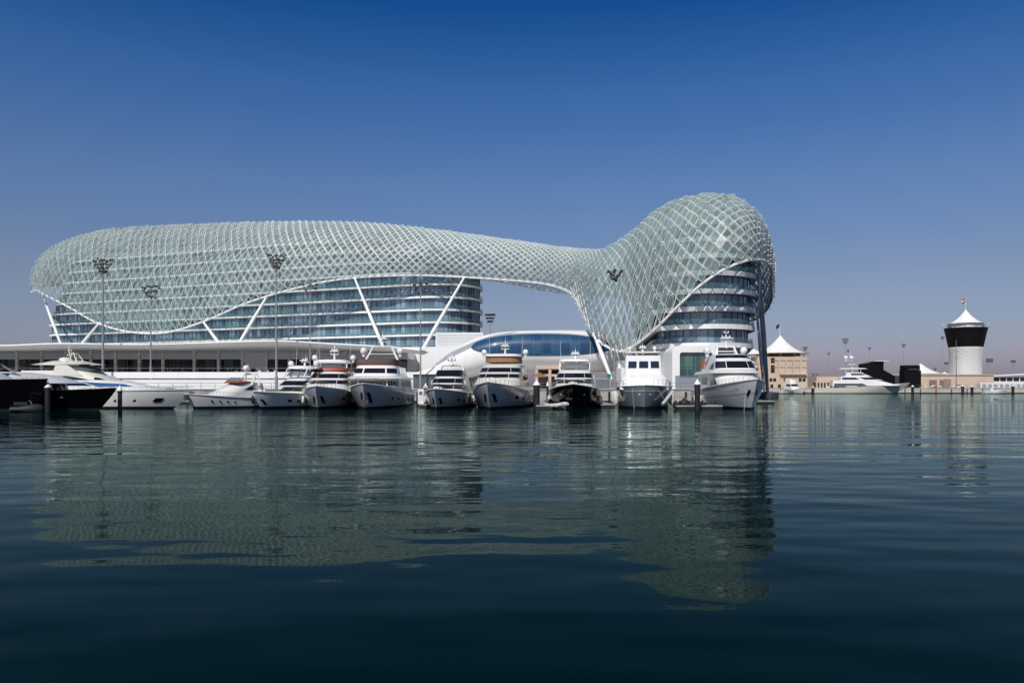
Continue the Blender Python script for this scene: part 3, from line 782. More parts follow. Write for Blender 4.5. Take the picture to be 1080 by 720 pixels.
def lines(root, fn, rope=True, sgs=(1, -1), dx=3, dy=2.5):
    m = MB()
    for sg in sgs:
        a = fn(.94, .93); a = Vector((a.x, sg*a.y, a.z)); b = Vector((a.x+dx*.3, sg*(a.y+dy), -.3)); pts = [a.lerp(b, k/6)+Vector((0, 0, -.5*math.sin(PI*k/6))) for k in range(7)]; m.path(pts, .013, 4)
    m.build('mooring_line', M['fender'], root)

def place(name, label, fnL, rake, stempx, Yw, head, cat='yacht', group='yachts moored along the quay'):
    """head: compass of the bow in degrees, 0 = straight at the camera, + = bow swung to the right"""
    h = rad(-90+head); d = Vector((math.cos(h), math.sin(h), 0)); stem = Vector((PX(stempx, Yw), Yw, 0)); loc = stem-d*(fnL/2-rake*fnL*.8)
    return thing(name, label, cat, loc, h, group)

# --- big white yacht with brown flybridge (fourth from the left wing's end)
def classic_yacht(px, Y, head, label, hull='gelgrey', L=30, B=7.2, hb=2.9, fly='brown', arch=True):
    fn = hullfn(L, B, hb, 1.7); t = place('motor_yacht', label, L, .1, px, Y, head)
    build_hull(t, fn, hull, 'gelcoat')
    hull_patch(t, fn, 'anchor_pocket', 'black', .952, .975, .38, .72, slant=.022, out=.05)
    for k in range(5): hull_patch(t, fn, 'porthole', 'yglass', .42+.08*k, .445+.08*k, .52, .62)
    t1 = Tier(-L*.40, L*.27, B*.44, 2.0, 3.5, .8, .3, .15, 3.2); t1.build(t, 'main_cabin', 'gelcoat')
    for a, b in ((-.32, -.13), (-.11, .11), (.13, .32)): t1.window(t, a, b, .42, .82)
    for sg in (1, -1):
        for k in range(6): t1.window(t, sg*(.43+.085*k), sg*(.50+.085*k), .38, .85, arch=True)
    brow = Tier(-L*.40, L*.27, B*.47, 3.5, 3.82, .9, .3, .3, 3.2); brow.build(t, 'brow_deck', 'gelcoat')
    t2 = Tier(-L*.28, L*.21, B*.40, 3.8, 5.15, 1.3, .2, .35, 2.6); t2.build(t, 'wheelhouse', 'gelcoat')
    for a, b in ((-.30, -.115), (-.095, .095), (.115, .30)): t2.window(t, a, b, .28, .72)
    for sg in (1, -1): t2.window(t, sg*.42, sg*.58, .3, .75); t2.window(t, sg*.60, sg*.8, .3, .75)
    t3 = Tier(-L*.30, L*.155, B*.36, 5.15, 5.9, -.1, 0, -.08, 2.0, crown=-.3); t3.build(t, 'flybridge_screen', fly)
    t3.window(t, -.2, .2, .5, .9, mt='clear', name='windscreen')
    archfn(t, -1.2, 5.8, B*.30, 2.0, .55); dome(t, -1.6, -B*.33, 7.2, .44); dome(t, -1.6, B*.33, 7.2, .44)
    mastfn(t, -2.0, 7.7, 1.8, 1.1); railfn(t, fn, .55, .99); fenders(t, fn, (.3, .45, .6)); anchor(t, fn, t=.42)
    return t
# --- modern flybridge yacht
def modern_yacht(px, Y, head, label, hull='gelcoat', L=26, B=6.4, hb=2.6, pilot=True, top='hardtop', trim=None, pockets=True, domes=True, deckmat='gelcoat', zc=0, mast=1.6, canvas=None, pb=1.55, pt=2.8):
    fn = hullfn(L, B, hb, 1.5, rake=.12, pb=pb, pt=pt, tu=.9); t = place('motor_yacht', label, L, .12, px, Y, head)
    build_hull(t, fn, hull, deckmat)
    if pockets: hull_patch(t, fn, 'anchor_pocket', 'black', .945, .968, .40, .66, slant=.02, out=.05)
    for k in range(4): hull_patch(t, fn, 'porthole', 'yglass', .45+.09*k, .49+.09*k, .55, .68, ell_=True)
    z = hb-.5+zc
    t1 = Tier(-L*.36, L*.27, B*.40, z-.5, z+1.0, 3.2, .3, .3, 3.5, zs=.0); t1.build(t, 'main_cabin', deckmat)
    [t1.window(t, a_, b_, .62, .90) for a_, b_ in ((-.31, -.115), (-.105, .105), (.115, .31))]
    for sg in (1, -1): t1.window(t, sg*.36, sg*.86, .45, .88, taper=.5)
    t2 = Tier(-L*.30, L*.13, B*.37, z+1.0, z+2.1, 1.8, .3, .3, 2.4); t2.build(t, 'wheelhouse', deckmat)
    [t2.window(t, a_, b_, .12, .62) for a_, b_ in ((-.35, -.125), (-.118, .118), (.125, .35))]
    for sg in (1, -1): t2.window(t, sg*.40, sg*.75, .15, .75, taper=.6)
    if trim: t3 = Tier(-L*.28, L*.07, B*.34, z+2.1, z+2.42, .2, 0, 0, 2.0); t3.build(t, 'flybridge_trim', trim)
    if top == 'hardtop':
        t4 = Tier(-L*.22, L*.02, B*.33, z+3.2, z+3.5, .3, .2, .12, 1.8); t4.build(t, 'hardtop', deckmat)
        if canvas:
            c4 = Tier(-L*.20, L*.015, B*.31, z+2.45, z+3.22, .1, .1, .05, 1.5); c4.build(t, 'flybridge_enclosure', canvas)
        else:
            for sx_, sy_ in ((.0, .30), (-.19, .31)):
                for sg in (1, -1):
                    m = MB(); m.tube((L*sx_+.2, sg*B*sy_, z+2.1), (L*sx_-.6, sg*B*sy_, z+3.25), .08, .08, 6); m.build('hardtop_strut', M[deckmat], t)
            sc = Tier(-L*.05, L*.04, B*.30, z+2.3, z+2.9, .6, 0, .2, 1.8); sc.build(t, 'windscreen', 'clear')
        zz = z+3.5
    else:
        sc = Tier(-L*.24, L*.055, B*.31, z+2.1, z+2.75, .8, 0, .1, 1.8, crown=-.3); sc.build(t, 'windscreen', canvas or 'yglass')
        archfn(t, -L*.12, z+2.1, B*.30, 1.3, .8, mt=deckmat); zz = z+3.35
    if domes:
        for sg in (1, -1): dome(t, -L*.12, sg*B*.38, zz+.35, .36)
    mastfn(t, -L*.13, zz, mast, 1.0, mt=deckmat)
    m = MB()
    for sg in (1, -1): m.tube((-L*.15, sg*B*.30, zz), (-L*.17, sg*B*.31, zz+2.4), .02, .012, 5)
    m.build('whip_antenna', M['gelcoat'], t)
    m = MB(); m.box((L*.36, 0, hb+.02), (1.3, 1.0, .35)); m.box((L*.41, 0, hb+.02), (.5, .5, .5)); m.build('deck_locker', M['gelcream'], t)
    m = MB()
    for sg in (1, -1): m.lathe((-L*.02, sg*B*.36, z+1.2), [(.02, -.3), (.28, -.26), (.28, .26), (.02, .3)], 10)
    m.build('liferaft_canister', M['fender'], t, smooth=True)
    railfn(t, fn, .5, .985, .6); fenders(t, fn, (.35, .5, .62))
    return t, fn

classic_yacht(386, 90, 2, 'large grey-hulled white yacht with brown flybridge, tallest of the quay row', L=30)
modern_yacht(336, 91, 5, 'white yacht with orange-red trim line and two domes, left of the brown flybridge one', hull='gelgrey', L=25, B=6.5, hb=2.6, trim='orange', mast=2.0, zc=.35)
modern_yacht(461, 91, -5, 'smaller grey-white yacht moored between the brown flybridge yacht and the tan-canopied one', hull='gelgrey', L=19, B=5.5, hb=2.3, top='arch', domes=False, mast=1.5, zc=.05)
t, fn = modern_yacht(517, 90, -6, 'white yacht with tan canvas flybridge and twin domes before the oval window', hull='gelgrey', L=28, B=7.2, hb=3.05, canvas='tancanvas', zc=.65, mast=1.9, deckmat='gelcream')
t, fn = modern_yacht(604, 91, -6, 'black-hulled yacht with white cabin and flat beige hardtop', hull='hullblack', L=22, B=6.3, hb=2.85, domes=False, pockets=False, mast=1.3, zc=.15, pb=2.4, pt=3.8)
hull_patch(t, fn, 'hull_light', 'cap', .90, .915, .66, .72)
t, fn = modern_yacht(276, 92, -22, 'white sport yacht with sloping windscreen cover and small radar arch, right of the orange-edged cruiser', hull='gelcoat', L=15, B=5.0, hb=2.0, mast=1.2, zc=.05, top='hardtop', canvas=None)

# --- small sport cruiser
def sport_cruiser(px, Y, head, label, L=11.5, B=4.2):
    hb = 1.7; fn = hullfn(L, B, hb, 1.1, rake=.14, tu=.95, pb=1.9); t = place('sport_cruiser', label, L, .14, px, Y, head)
    build_hull(t, fn, 'gelcoat', 'gelgrey')
    for k in range(4): hull_patch(t, fn, 'porthole', 'yglass', .55+.08*k, .575+.08*k, .62, .74, ell_=True)
    t1 = Tier(-L*.38, L*.27, B*.37, hb-.25, hb+1.3, 3.6, .3, .3, 2.6, e=.9); t1.build(t, 'main_cabin', 'gelcoat')
    for sg in (1, -1): t1.window(t, sg*.40, sg*.66, .45, .9, taper=.7)
    t2 = Tier(-L*.22, L*.02, B*.32, hb+1.3, hb+1.45, .3, 0, .05, 1.2); t2.build(t, 'flybridge_trim', 'orange')
    sc = Tier(-L*.05, L*.0, B*.28, hb+1.45, hb+1.85, .5, 0, .1, 1.0); sc.build(t, 'windscreen', 'clear')
    archfn(t, -L*.2, hb+1.0, B*.33, 1.4, .8); dome(t, -L*.22, 0, hb+3.1, .35); mastfn(t, -L*.22, hb+2.4, 1.1, .8)
    railfn(t, fn, .5, .985, .5); fenders(t, fn, (.35,), mt='rubber'); anchor(t, fn, t=.85)
    return t
sport_cruiser(206, 92, -34, 'small white sport cruiser with orange flybridge edge, lowest boat of the quay row')

# --- boxy expedition yacht (grey hull)
fn = hullfn(22, 6.9, 2.7, 2.2, rake=.05, s0=.5, pt=4.2, pb=2.6); t = place('expedition_yacht', 'boxy white yacht with flat front, three square windows and steel-grey hull', 22, .05, 680, 91, -8)
build_hull(t, fn, 'hullgrey', 'gelgrey', stripe=(.80, 'gelgrey'))
hull_patch(t, fn, 'hull_light', 'cap', .97, .98, .66, .72)
t0 = Tier(-9.5, 8.2, 2.9, 2.2, 3.5, .5, .2, .15, 1.2, e=.45); t0.build(t, 'lower_deckhouse', 'gelcoat')
t1 = Tier(-8.5, 6.6, 2.75, 3.5, 4.3, 1.6, .2, .5, 1.0, e=.45); t1.build(t, 'sloping_coachroof', 'gelcoat')
t2 = Tier(-7, 5.0, 2.3, 4.25, 6.3, .3, .1, .15, .7, e=.4); t2.build(t, 'wheelhouse', 'gelcoat')
for a, b in ((-.165, -.022), (-.0075, .0075), (.022, .165)): t2.window(t, a, b, .26, .66, n=10)
for sg in (1, -1):
    for k in range(3): t2.window(t, sg*(.44+.15*k), sg*(.55+.15*k), .3, .6)
    t1.window(t, sg*.5, sg*.8, .2, .7)
m = MB(); m.tube((2, -2.1, 6.8), (2, 2.1, 6.8), .06); m.box((0, 0, 6.9), (3, 4.4, .12))
for sg in (1, -1): m.tube((1.2, sg*2, 6.3), (1.2, sg*2, 6.9), .06); m.tube((-1.3, sg*2, 6.3), (-1.3, sg*2, 6.9), .06)
m.build('radar_arch', M['gelgrey'], t)
dome(t, 0, -1.6, 7.4, .25); dome(t, 0, 1.5, 7.4, .25); mastfn(t, -.3, 6.9, 1.0, .8)
railfn(t, fn, .5, .96, .7); fenders(t, fn, (.45, .75), r=.35, l=1.5, z=1.2); lines(t, fn)

# --- large white yacht, right end of the row, bow to the right
L, B = 25, 6.4
fn = hullfn(L, B, 3.35, 2.0, rake=.13); t = place('motor_yacht', 'large all-white yacht at the right end of the row, bow towards open water', L, .13, 792, 88, -3)
build_hull(t, fn, 'gelcoat', 'gelcoat', stripe=(.62, 'gelgrey'))
for k in range(3): hull_patch(t, fn, 'hull_light', 'cap', .80+.035*k, .817+.035*k, .80, .83)
for k in range(3): hull_patch(t, fn, 'porthole', 'yglass', .50+.07*k, .515+.07*k, .36, .44, ell_=True)
hull_patch(t, fn, 'anchor_pocket', 'black', .955, .972, .55, .72, slant=.01, out=.05)
t1 = Tier(-L*.38, L*.28, B*.42, 2.3, 4.15, 3.0, .3, .2, 3.4); t1.build(t, 'main_cabin', 'gelcoat')
for sg in (1, -1): t1.window(t, sg*.30, sg*.52, .15, .72, arch=True); t1.window(t, sg*.62, sg*.8, .3, .8)
br = Tier(-L*.42, L*.19, B*.45, 4.15, 4.5, .8, .6, .2, 3.0); br.build(t, 'side_deck_overhang', 'gelcoat')
t2 = Tier(-L*.30, L*.165, B*.39, 4.5, 5.75, 1.5, .3, .3, 2.4); t2.build(t, 'wheelhouse', 'gelcoat')
for a, b in ((-.33, -.12), (-.11, .11), (.12, .33)): t2.window(t, a, b, .2, .85)
for sg in (1, -1): t2.window(t, sg*.38, sg*.55, .15, .85, taper=.8)
t3 = Tier(-L*.28, L*.10, B*.34, 5.7, 6.5, 1.3, .6, .3, 2.0); t3.build(t, 'flybridge', 'gelcoat'); t3.window(t, -.33, .33, .35, .85)
m = MB(); m.box((-L*.24, 0, 5.4), (.5, B*.8, 1.0)); m.build('lifebuoy_rack', M['orange'], t)
archfn(t, -2.2, 6.4, B*.2, 1.2, .8); dome(t, -3.2, -B*.36, 7.1, .45); dome(t, -3.2, B*.36, 7.1, .45); mastfn(t, -2.6, 7.4, 2.0, 1.5, 3)
railfn(t, fn, .5, .99, .5); fenders(t, fn, (.25, .4)); lines(t, fn, sgs=(-1,), dy=2)

# --- black superyachts on the left
def side_yacht(px, Y, head, label, L, B, hb, hs, hull, name='motor_yacht', rake=.12, pt=2.8, pb=1.55, tu=.84):
    fn = hullfn(L, B, hb, hs, rake=rake, pt=pt, pb=pb, tu=tu); return place(name, label, L, rake, px, Y, head), fn
t, fn = side_yacht(103, 84, 72, 'black-hulled yacht with curved white wheelhouse roof, bow to the right', 26, 6.2, 2.35, 1.7, 'hullblack')
build_hull(t, fn, 'hullblack', 'hullblack'); hull_patch(t, fn, 'hull_light', 'cap', .80, .815, .72, .75); hull_patch(t, fn, 'hull_light', 'cap', .62, .64, .72, .75)
t1 = Tier(-10, 5.2, 2.2, 1.8, 2.9, .4, .2, .1, 1.5); t1.build(t, 'main_cabin', 'gelgrey')
for k in range(8):
    for sg in (1, -1): t1.window(t, sg*(.40+.072*k), sg*(.455+.072*k), .1, .9)
t1.window(t, -.36, .36, .15, .9)
t2 = Tier(-11.5, 8.0, 2.7, 2.9, 3.75, 3.5, .5, 1.2, 5.5, e=.8, crown=.3); t2.build(t, 'wheelhouse_roof', 'gelgrey')
railfn(t, fn, .7, .99, .3); lines(t, fn, sgs=(1,))
t, fn = side_yacht(36, 82, 78, 'tall black-hulled superyacht cropped by the left edge with pearl deckhouse', 34, 7.6, 3.3, 2.9, 'hullblack', rake=.06)
build_hull(t, fn, 'hullblack', 'hullblack')
t1 = Tier(-15, 12.0, 3.2, 3.2, 4.1, 2.2, .2, .4, 4.5); t1.build(t, 'foredeck_trunk', 'gelgrey')
t2 = Tier(-15, 7.6, 2.7, 4.1, 5.2, .3, .2, .1, 2.0); t2.build(t, 'main_cabin', 'gelgrey')
for k in range(9):
    for sg in (1, -1): t2.window(t, sg*(.38+.066*k), sg*(.43+.066*k), .12, .88)
t2.window(t, -.34, .34, .15, .88)
t3 = Tier(-15.5, 9.6, 3.1, 5.2, 5.95, 2.6, .2, .9, 4.0, crown=.35); t3.build(t, 'cabin_roof', 'gelgrey')
m = MB(); m.tube((11.4, -2.6, 3.6), (6.2, -2.6, 6.1), .11, .11, 8); m.tube((11.4, 2.6, 3.6), (6.2, 2.6, 6.1), .11, .11, 8); m.build('davit', M['grey'], t)
m = MB(); m.ball((7.2, -1.6, 6.1), .4, 1.0, 14); m.build('satellite_dome', M['gelcoat'], t, smooth=True)
railfn(t, fn, .4, .99, .3)
# --- white flybridge yacht behind (bow hidden behind the blue-screen one)
t, fn = side_yacht(166, 104, 76, 'tall white yacht with swept flybridge roof behind the black-hulled yacht', 27, 6.4, 2.4, 1.8, 'gelcream')
build_hull(t, fn, 'gelcream', 'gelcream')
t1 = Tier(-10.5, 7.5, 2.5, 2.2, 4.0, 4.2, .4, .35, 3.2); t1.build(t, 'main_cabin', 'gelcream')
for sg in (1, -1): t1.window(t, sg*.33, sg*.68, .34, .95, arch=True, n=16); t1.window(t, sg*.14, sg*.31, .40, .86, arch=True, n=12)
t2 = Tier(-9.0, 2.5, 2.1, 4.0, 4.7, 1.2, .3, .25, 1.8, crown=-.1); t2.build(t, 'flybridge', 'gelcream')
sc = Tier(-3, 2.0, 1.9, 4.7, 5.2, .9, 0, .2, 1.8); sc.build(t, 'windscreen', 'clear')
m = MB()
for sg in (1, -1):
    m.add([(-3.6, sg*2.2, 4.0), (1.2, sg*2.2, 4.0), (-1.6, sg*2.1, 5.6), (-3.0, sg*2.1, 5.6), (-3.6, sg*2.0, 4.0), (1.2, sg*2.0, 4.0), (-1.6, sg*1.9, 5.6), (-3.0, sg*1.9, 5.6)], [(0, 1, 2, 3), (7, 6, 5, 4), (0, 4, 5, 1), (1, 5, 6, 2), (2, 6, 7, 3), (3, 7, 4, 0)])
m.box((-2.4, 0, 5.5), (1.2, 3.9, .12)); m.build('radar_arch', M['gelcream'], t, fix=True)
t4 = Tier(-7.2, 2.2, 2.2, 5.5, 5.7, 1.6, 1.6, .3, 4.0, crown=.35); t4.build(t, 'hardtop', 'gelcream')
m = MB(); m.lathe((-3.4, 0, 6.0), [(.8, -.2), (.85, .15), (.75, .4), (.2, .5)], 14); m.build('tender_dome', M['gelcream'], t, smooth=True)
archfn(t, -1.0, 5.7, .7, 1.3, .5, r=.06, mt='gelcream'); mastfn(t, -2.6, 5.8, 2.2, .8, mt='gelcream')
# --- white sport yacht with blue glass, bow to the right
t, fn = side_yacht(181, 92.5, 74, 'long white sport yacht with blue side glass and round portholes', 24, 6.0, 2.25, 1.9, 'gelcoat', pt=2.6, pb=1.9, rake=.17, tu=.97)
build_hull(t, fn, 'gelcoat', 'gelgrey')
for k in range(5): hull_patch(t, fn, 'porthole', 'yglass', .46+.10*k, .472+.10*k, .52, .62, ell_=True)
hull_patch(t, fn, 'anchor_pocket', 'black', .86, .90, .50, .66, out=.05)
t1 = Tier(-8.5, 8.3, 2.05, 2.15, 3.25, 5.6, .4, .4, 4.6, e=1); t1.build(t, 'main_cabin', 'gelcoat')
for sg in (1, -1): t1.window(t, sg*.22, sg*.50, .35, .90, mt='blueglass', taper=-.5, n=10); t1.window(t, sg*.52, sg*.80, .45, .95, arch=True, n=12)
railfn(t, fn, .6, .97, .35); fenders(t, fn, (.5,)); anchor(t, fn, t=.8)

# --- far yachts
t, fn = side_yacht(946, 304, 80, 'long cream superyacht with stepped decks moored on the far quay', 35, 7.8, 4.0, 2.0, 'gelcream', name='superyacht', rake=.16)
t['group'] = 'boats on the far quay'; build_hull(t, fn, 'gelcream', 'gelcoat')
hull_patch(t, fn, 'hull_recess', 'gelgrey', .1, .42, .50, .56)
t1 = Tier(-11, 14, 3.4, 3.0, 5.0, 7, .3, .3, 6); t1.build(t, 'main_cabin', 'gelcoat')
for sg in (1, -1): t1.window(t, sg*.60, sg*.98, .05, .40)
t2 = Tier(-8, 8, 3.0, 5.0, 6.6, 5, .3, .3, 4); t2.build(t, 'upper_cabin', 'gelcoat')
for sg in (1, -1): t2.window(t, sg*.12, sg*.52, .2, .72); t2.window(t, sg*.62, sg*.97, .2, .7)
t3 = Tier(-6, 3.5, 2.6, 6.6, 8.0, 3, .3, .3, 2.5); t3.build(t, 'wheelhouse', 'gelcoat')
for sg in (1, -1): t3.window(t, sg*.1, sg*.8, .3, .75)
t4 = Tier(-8, 2.5, 2.4, 9.4, 9.7, 1, .3, .3, 2); t4.build(t, 'sun_deck_roof', 'gelcoat')
for x in (-6, -3.5, -.5):
    for sg in (1, -1): m = MB(); m.tube((x, sg*1.9, 8), (x, sg*1.9, 9.4), .12); m.build('roof_post', M['gelcoat'], t)
m = MB(); m.tube((-3, 0, 9.6), (-4, 0, 14.6), .5, .2); m.box((-3.6, 0, 11.2), (2.4, 3.0, .25)); m.box((-3.8, 0, 12.8), (1.8, 2.4, .2)); m.tube((-4, 0, 14.6), (-4, 0, 17), .06); m.build('mast', M['gelcoat'], t)
dome(t, -3.6, -1.3, 13.6, .8); dome(t, -5.2, 1.0, 13.8, .8)
def far_boat(px, Y, head, label, L=9, B=3, hb=1.4, cab=1.6, hull='gelcoat', s=1):
    fn = hullfn(L, B, hb, .9); t = place('motorboat', label, L, .1, px, Y, head, 'boat', 'boats on the far quay'); build_hull(t, fn, hull)
    t1 = Tier(-L*.25, L*.22, B*.38, hb-.4, hb+cab*.6, L*.15, .1, .2, L*.1); t1.build(t, 'main_cabin', 'gelcoat'); t1.window(t, -.3, .3, .5, .85)
    for sg in (1, -1): t1.window(t, sg*.36, sg*.8, .5, .85)
    if cab > 1.6: t2 = Tier(-L*.22, L*.08, B*.3, hb+cab*.6, hb+cab, .6, .1, .1, .8); t2.build(t, 'flybridge', 'gelcoat'); archfn(t, -L*.15, hb+cab*.8, B*.3, 1, .8)
    return t
far_boat(846, 296, 20, 'small cabin cruiser with rounded canopy moored before the tan building', 12, 4.6, 2.0, 3.2)
far_boat(1060, 300, 86, 'low white speedboat beside the far right quay wall', 8.5, 3, 1.3, 1.2)
far_boat(832, 298, -60, 'small dark blue workboat beside the cabin cruiser, before the tan building', 8, 3, 1.3, 1.6, 'hullgrey')
far_boat(815, 300, 70, 'small white day boat near the leaning columns', 8, 2.8, 1.2, 1.5)
far_boat(823, 303, -75, 'open white boat between the day boat and the workboat', 7, 2.6, 1.2, 1.3)

# --- inflatable dinghy in front of black yacht
t = thing('inflatable_dinghy', 'grey inflatable dinghy tied at the black yacht\'s bow', 'dinghy', (PX(588, 90.5), 90.5, 0), rad(-65), 'tenders')
m = MB()
for sg in (1, -1):
    pts = [Vector((-1.6, sg*.7, .35)), Vector((0, sg*.75, .38)), Vector((1.1, sg*.6, .45)), Vector((1.7, sg*.25, .58)), Vector((1.8, 0, .6))]; m.path(pts, .24, 10)
m.build('tube', M['fender'], t, smooth=True)
m = MB(); m.box((-.3, 0, .15), (2.8, 1.1, .2)); m.build('floor', M['grey'], t)
m = MB(); m.box((-1.75, 0, .75), (.35, .4, .7)); m.box((-.4, 0, .6), (.5, .6, .7)); m.build('outboard_motor', M['black'], t)
m = MB(); m.box((-.1, 0, 1.0), (.1, .5, .35)); m.build('windscreen', M['clear'], t)
# --- dinghy hanging beside black yacht at left
t = thing('jet_ski', 'dark jet ski tied beside the black-hulled yacht at left', 'jet ski', (PX(28, 80), 80, 0), rad(20), 'tenders')
m = MB(); rr = []
for x, wd, zt in ((-1.4, .45, .55), (-.6, .5, .6), (.2, .5, .75), (.9, .4, .8), (1.4, .1, .7)):
    rr.append([Vector((x, wd*math.cos(a), .25+(zt-.25)*max(-.8, math.sin(a)))) for a in [2*PI*k/12 for k in range(12)]])
m.loft(rr, True, True, True); m.build('hull', M['rubber'], t, smooth=True)
m = MB(); m.box((-.5, 0, .85), (1.2, .35, .3)); m.build('saddle', M['rubber'], t); m = MB(); m.tube((.3, -.4, 1.15), (.3, .4, 1.15), .04); m.tube((.5, 0, .7), (.3, 0, 1.15), .07); m.build('handlebar', M['chrome'], t)

# ------------------------------------------------------------------ pontoons and piles
def pontoon(x0, x1, y0, y1, label, z=.45):
    t = thing('pontoon', label, 'pontoon', (0, 0, 0), 0, 'floating pontoons')
    m = MB(); m.b2(x0, x1, y0, y1, z-.14, z); m.build('deck', M['concrete'], t)
    m = MB(); m.b2(x0+.05, x1-.05, y0+.05, y1-.05, -.3, z-.141); m.build('float', M['boot'], t)
    return t
pontoon(PX(-10, 84), PX(50, 84), 83.2, 84.6, 'low floating pontoon in front of the black hull at far left')
pontoon(PX(565, 93), PX(582, 93), 90, 126, 'floating finger pontoon between the tan-canopied yacht and the black one')
pontoon(PX(636, 93), PX(650, 95), 96, 126, 'floating finger pontoon between the black yacht and the boxy yacht')
pontoon(PX(712, 90), PX(760, 90), 89, 91.5, 'floating pontoon with gear before the white yacht at the row\'s right end')
pontoon(PX(444, 98), PX(452, 98), 96, 126, 'floating finger pontoon right of the brown flybridge yacht')
pontoon(PX(185, 118), PX(270, 118), 119, 122, 'floating pontoon behind the small sport cruiser')
pontoon(PX(797, 120), PX(815, 120), 119, 122, 'small float beside the leaning column footing')
def pile(px, Y, top, label, r=.27):
    x = PX(px, Y); t = thing('mooring_pile', label, 'mooring pile', (x, Y, 0), 0, 'black mooring piles with white conical caps')
    zt = PZ(top, Y); m = MB(); m.lathe((0, 0, 0), [(r, -2), (r, zt-.62)], 16); m.lathe((0, 0, 0), [(r*1.12, zt-.9), (r*1.12, zt-.63)], 16); m.build('sleeve', M['pile'], t)
    m = MB(); m.lathe((0, 0, 0), [(r*1.16, zt-.62), (r*1.2, zt-.55), (.03, zt)], 16); m.build('cap', M['cap'], t)
pile(50.5, 82, 402.3, 'black pile with white cone cap standing in front of the black-hulled yacht', .3)
pile(126.5, 86, 406.0, 'black pile with white cone cap before the portholes of the long white sport yacht', .22)
pile(449, 98, 404, 'black pile with white cone cap right of the brown flybridge yacht')
pile(566, 91, 400.5, 'thick black pile with white cone cap right of the tan-canopied yacht', .36)
pile(577.5, 105, 402, 'thin pile with white cap near the tan kiosk', .15)
pile(735.5, 88, 399.5, 'black pile with white cone cap before the white yacht at the row\'s right end', .31)
pile(962.5, 300, 406, 'far black pile with white cap right of the cream superyacht', .5)
pile(1015.3, 300, 405.6, 'far black pile with white cap under the white tower, left of two', .5)
pile(1025.2, 300, 406.2, 'far black pile with white cap under the white tower, right of two', .5)
pile(1068.3, 300, 405.5, 'far black pile with white cap, rightmost, past the speedboat', .5)
pile(857.5, 300, 407, 'far thin black pile left of the cream superyacht', .35)
pile(873.5, 306, 407, 'far thin black pile at the stern of the cream superyacht', .3)
# gear on the pontoon
for k, (px, z, w_, lab) in enumerate(((714, .5, .7, 'dark folded bundle on the pontoon, left of the capped pile'), (722, .8, .8, 'taller dark covered bundle on the pontoon by the capped pile'), (742, .45, .5, 'low dark coil of gear right of the capped pile'), (729, .35, .5, 'small dark bag beside the pontoon edge'))):
    t = thing('gear_bundle', lab, 'gear', (PX(px, 90.3), 90.3, .45), k, 'gear on the pontoon'); m = MB()
    m.lathe((0, 0, 0), [(w_*.6, 0), (w_*.7, z*.3), (w_*.45, z*.7), (w_*.15, z)], 9); m.box((w_*.3, .1, z*.6), (w_*.5, .12, z*.9)); m.build('cover', M['rubber'], t); m = MB(); m.box((w_*.1, -.2, z*.9), (.2, .2, .12)); m.build('strap', M['fender'], t)
t = thing('service_pedestal', 'white dock service pedestal beside the brown flybridge yacht', 'pedestal', (PX(444, 97), 97, .45)); m = MB(); m.box((0, 0, .9), (.7, .5, 1.8)); m.build('cabinet', M['cap'], t); m = MB(); m.box((0, -.26, 1.3), (.4, .03, .4)); m.build('door', M['grey'], t)
t = thing('gangway', 'sloping white gangway between the pontoon and the boxy yacht', 'gangway', (PX(704, 92), 92, .5), 0); m = MB(); m.tube((-.6, 0, 0), (.9, 1.5, 1.5), .18); m.build('ramp', M['fender'], t); m = MB(); m.tube((-.6, -.3, .8), (.9, 1.2, 2.2), .03); m.build('handrail', M['chrome'], t)

# ------------------------------------------------------------------ kiosks on the promenade
t = thing('white_kiosk', 'white kiosk with low pyramid roof and grey front behind the small grey-white yacht', 'kiosk', (PX(458, 135), 137, QZ)); m = MB(); m.add([(-4, -3, 2.6), (4, -3, 2.6), (4, 3, 2.6), (-4, 3, 2.6), (0, 0, 4.0)], [(0, 1, 4), (1, 2, 4), (2, 3, 4), (3, 0, 4), (3, 2, 1, 0)]); m.build('roof', M['tent'], t)
m = MB(); m.b2(-3.5, 3.5, -2.6, 2.6, 0, 2.59); m.build('wall', M['grey'], t)
m = MB()
for k in range(5): m.b2(-3.4, 3.4, -2.66, -2.61, .4+k*.4, .5+k*.4)
m.build('louvre', M['darkgrey'], t)
t = thing('tan_pergola', 'tan stone pergola with dark openings below the oval window', 'pergola', (0, 0, 0)); Y = 148
m = MB(); zt = PZ(385, Y); m.b2(PX(565, Y), PX(622, Y), Y, Y+6, zt-.7, zt); m.b2(PX(567, Y), PX(618, Y), Y+.2, Y+5.8, PZ(395, Y)-.3, PZ(395, Y)+.1); m.build('roof', M['tan'], t)
for px in (566, 580, 594, 608, 621): m = MB(); m.b2(PX(px, Y)-.25, PX(px, Y)+.25, Y+.1, Y+.6, QZ, zt-.7); m.build('pier', M['tan'], t)
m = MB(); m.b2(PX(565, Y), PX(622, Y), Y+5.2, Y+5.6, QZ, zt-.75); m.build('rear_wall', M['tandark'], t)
t = thing('umbrella', 'small closed tan parasol on the promenade before the pergola', 'parasol', (PX(569, 140), 140, QZ)); m = MB(); m.tube((0, 0, 0), (0, 0, 2.6), .05); m.build('pole', M['darkgrey'], t); m = MB(); m.lathe((0, 0, 2.2), [(1.6, 0), (1.5, .15), (.02, .8)], 8); m.build('canopy', M['tancanvas'], t)
t = thing('green_sign', 'small round green sign beside the white strut foot', 'sign', (PX(642, 135), 135, QZ)); m = MB(); m.tube((0, 0, 0), (0, 0, 2), .06); m.build('pole', M['grey'], t); m = MB(); m.tube((0, -.06, 2.3), (0, -.12, 2.3), .4, .4, 20); m.build('sign_panel', M['green'], t)
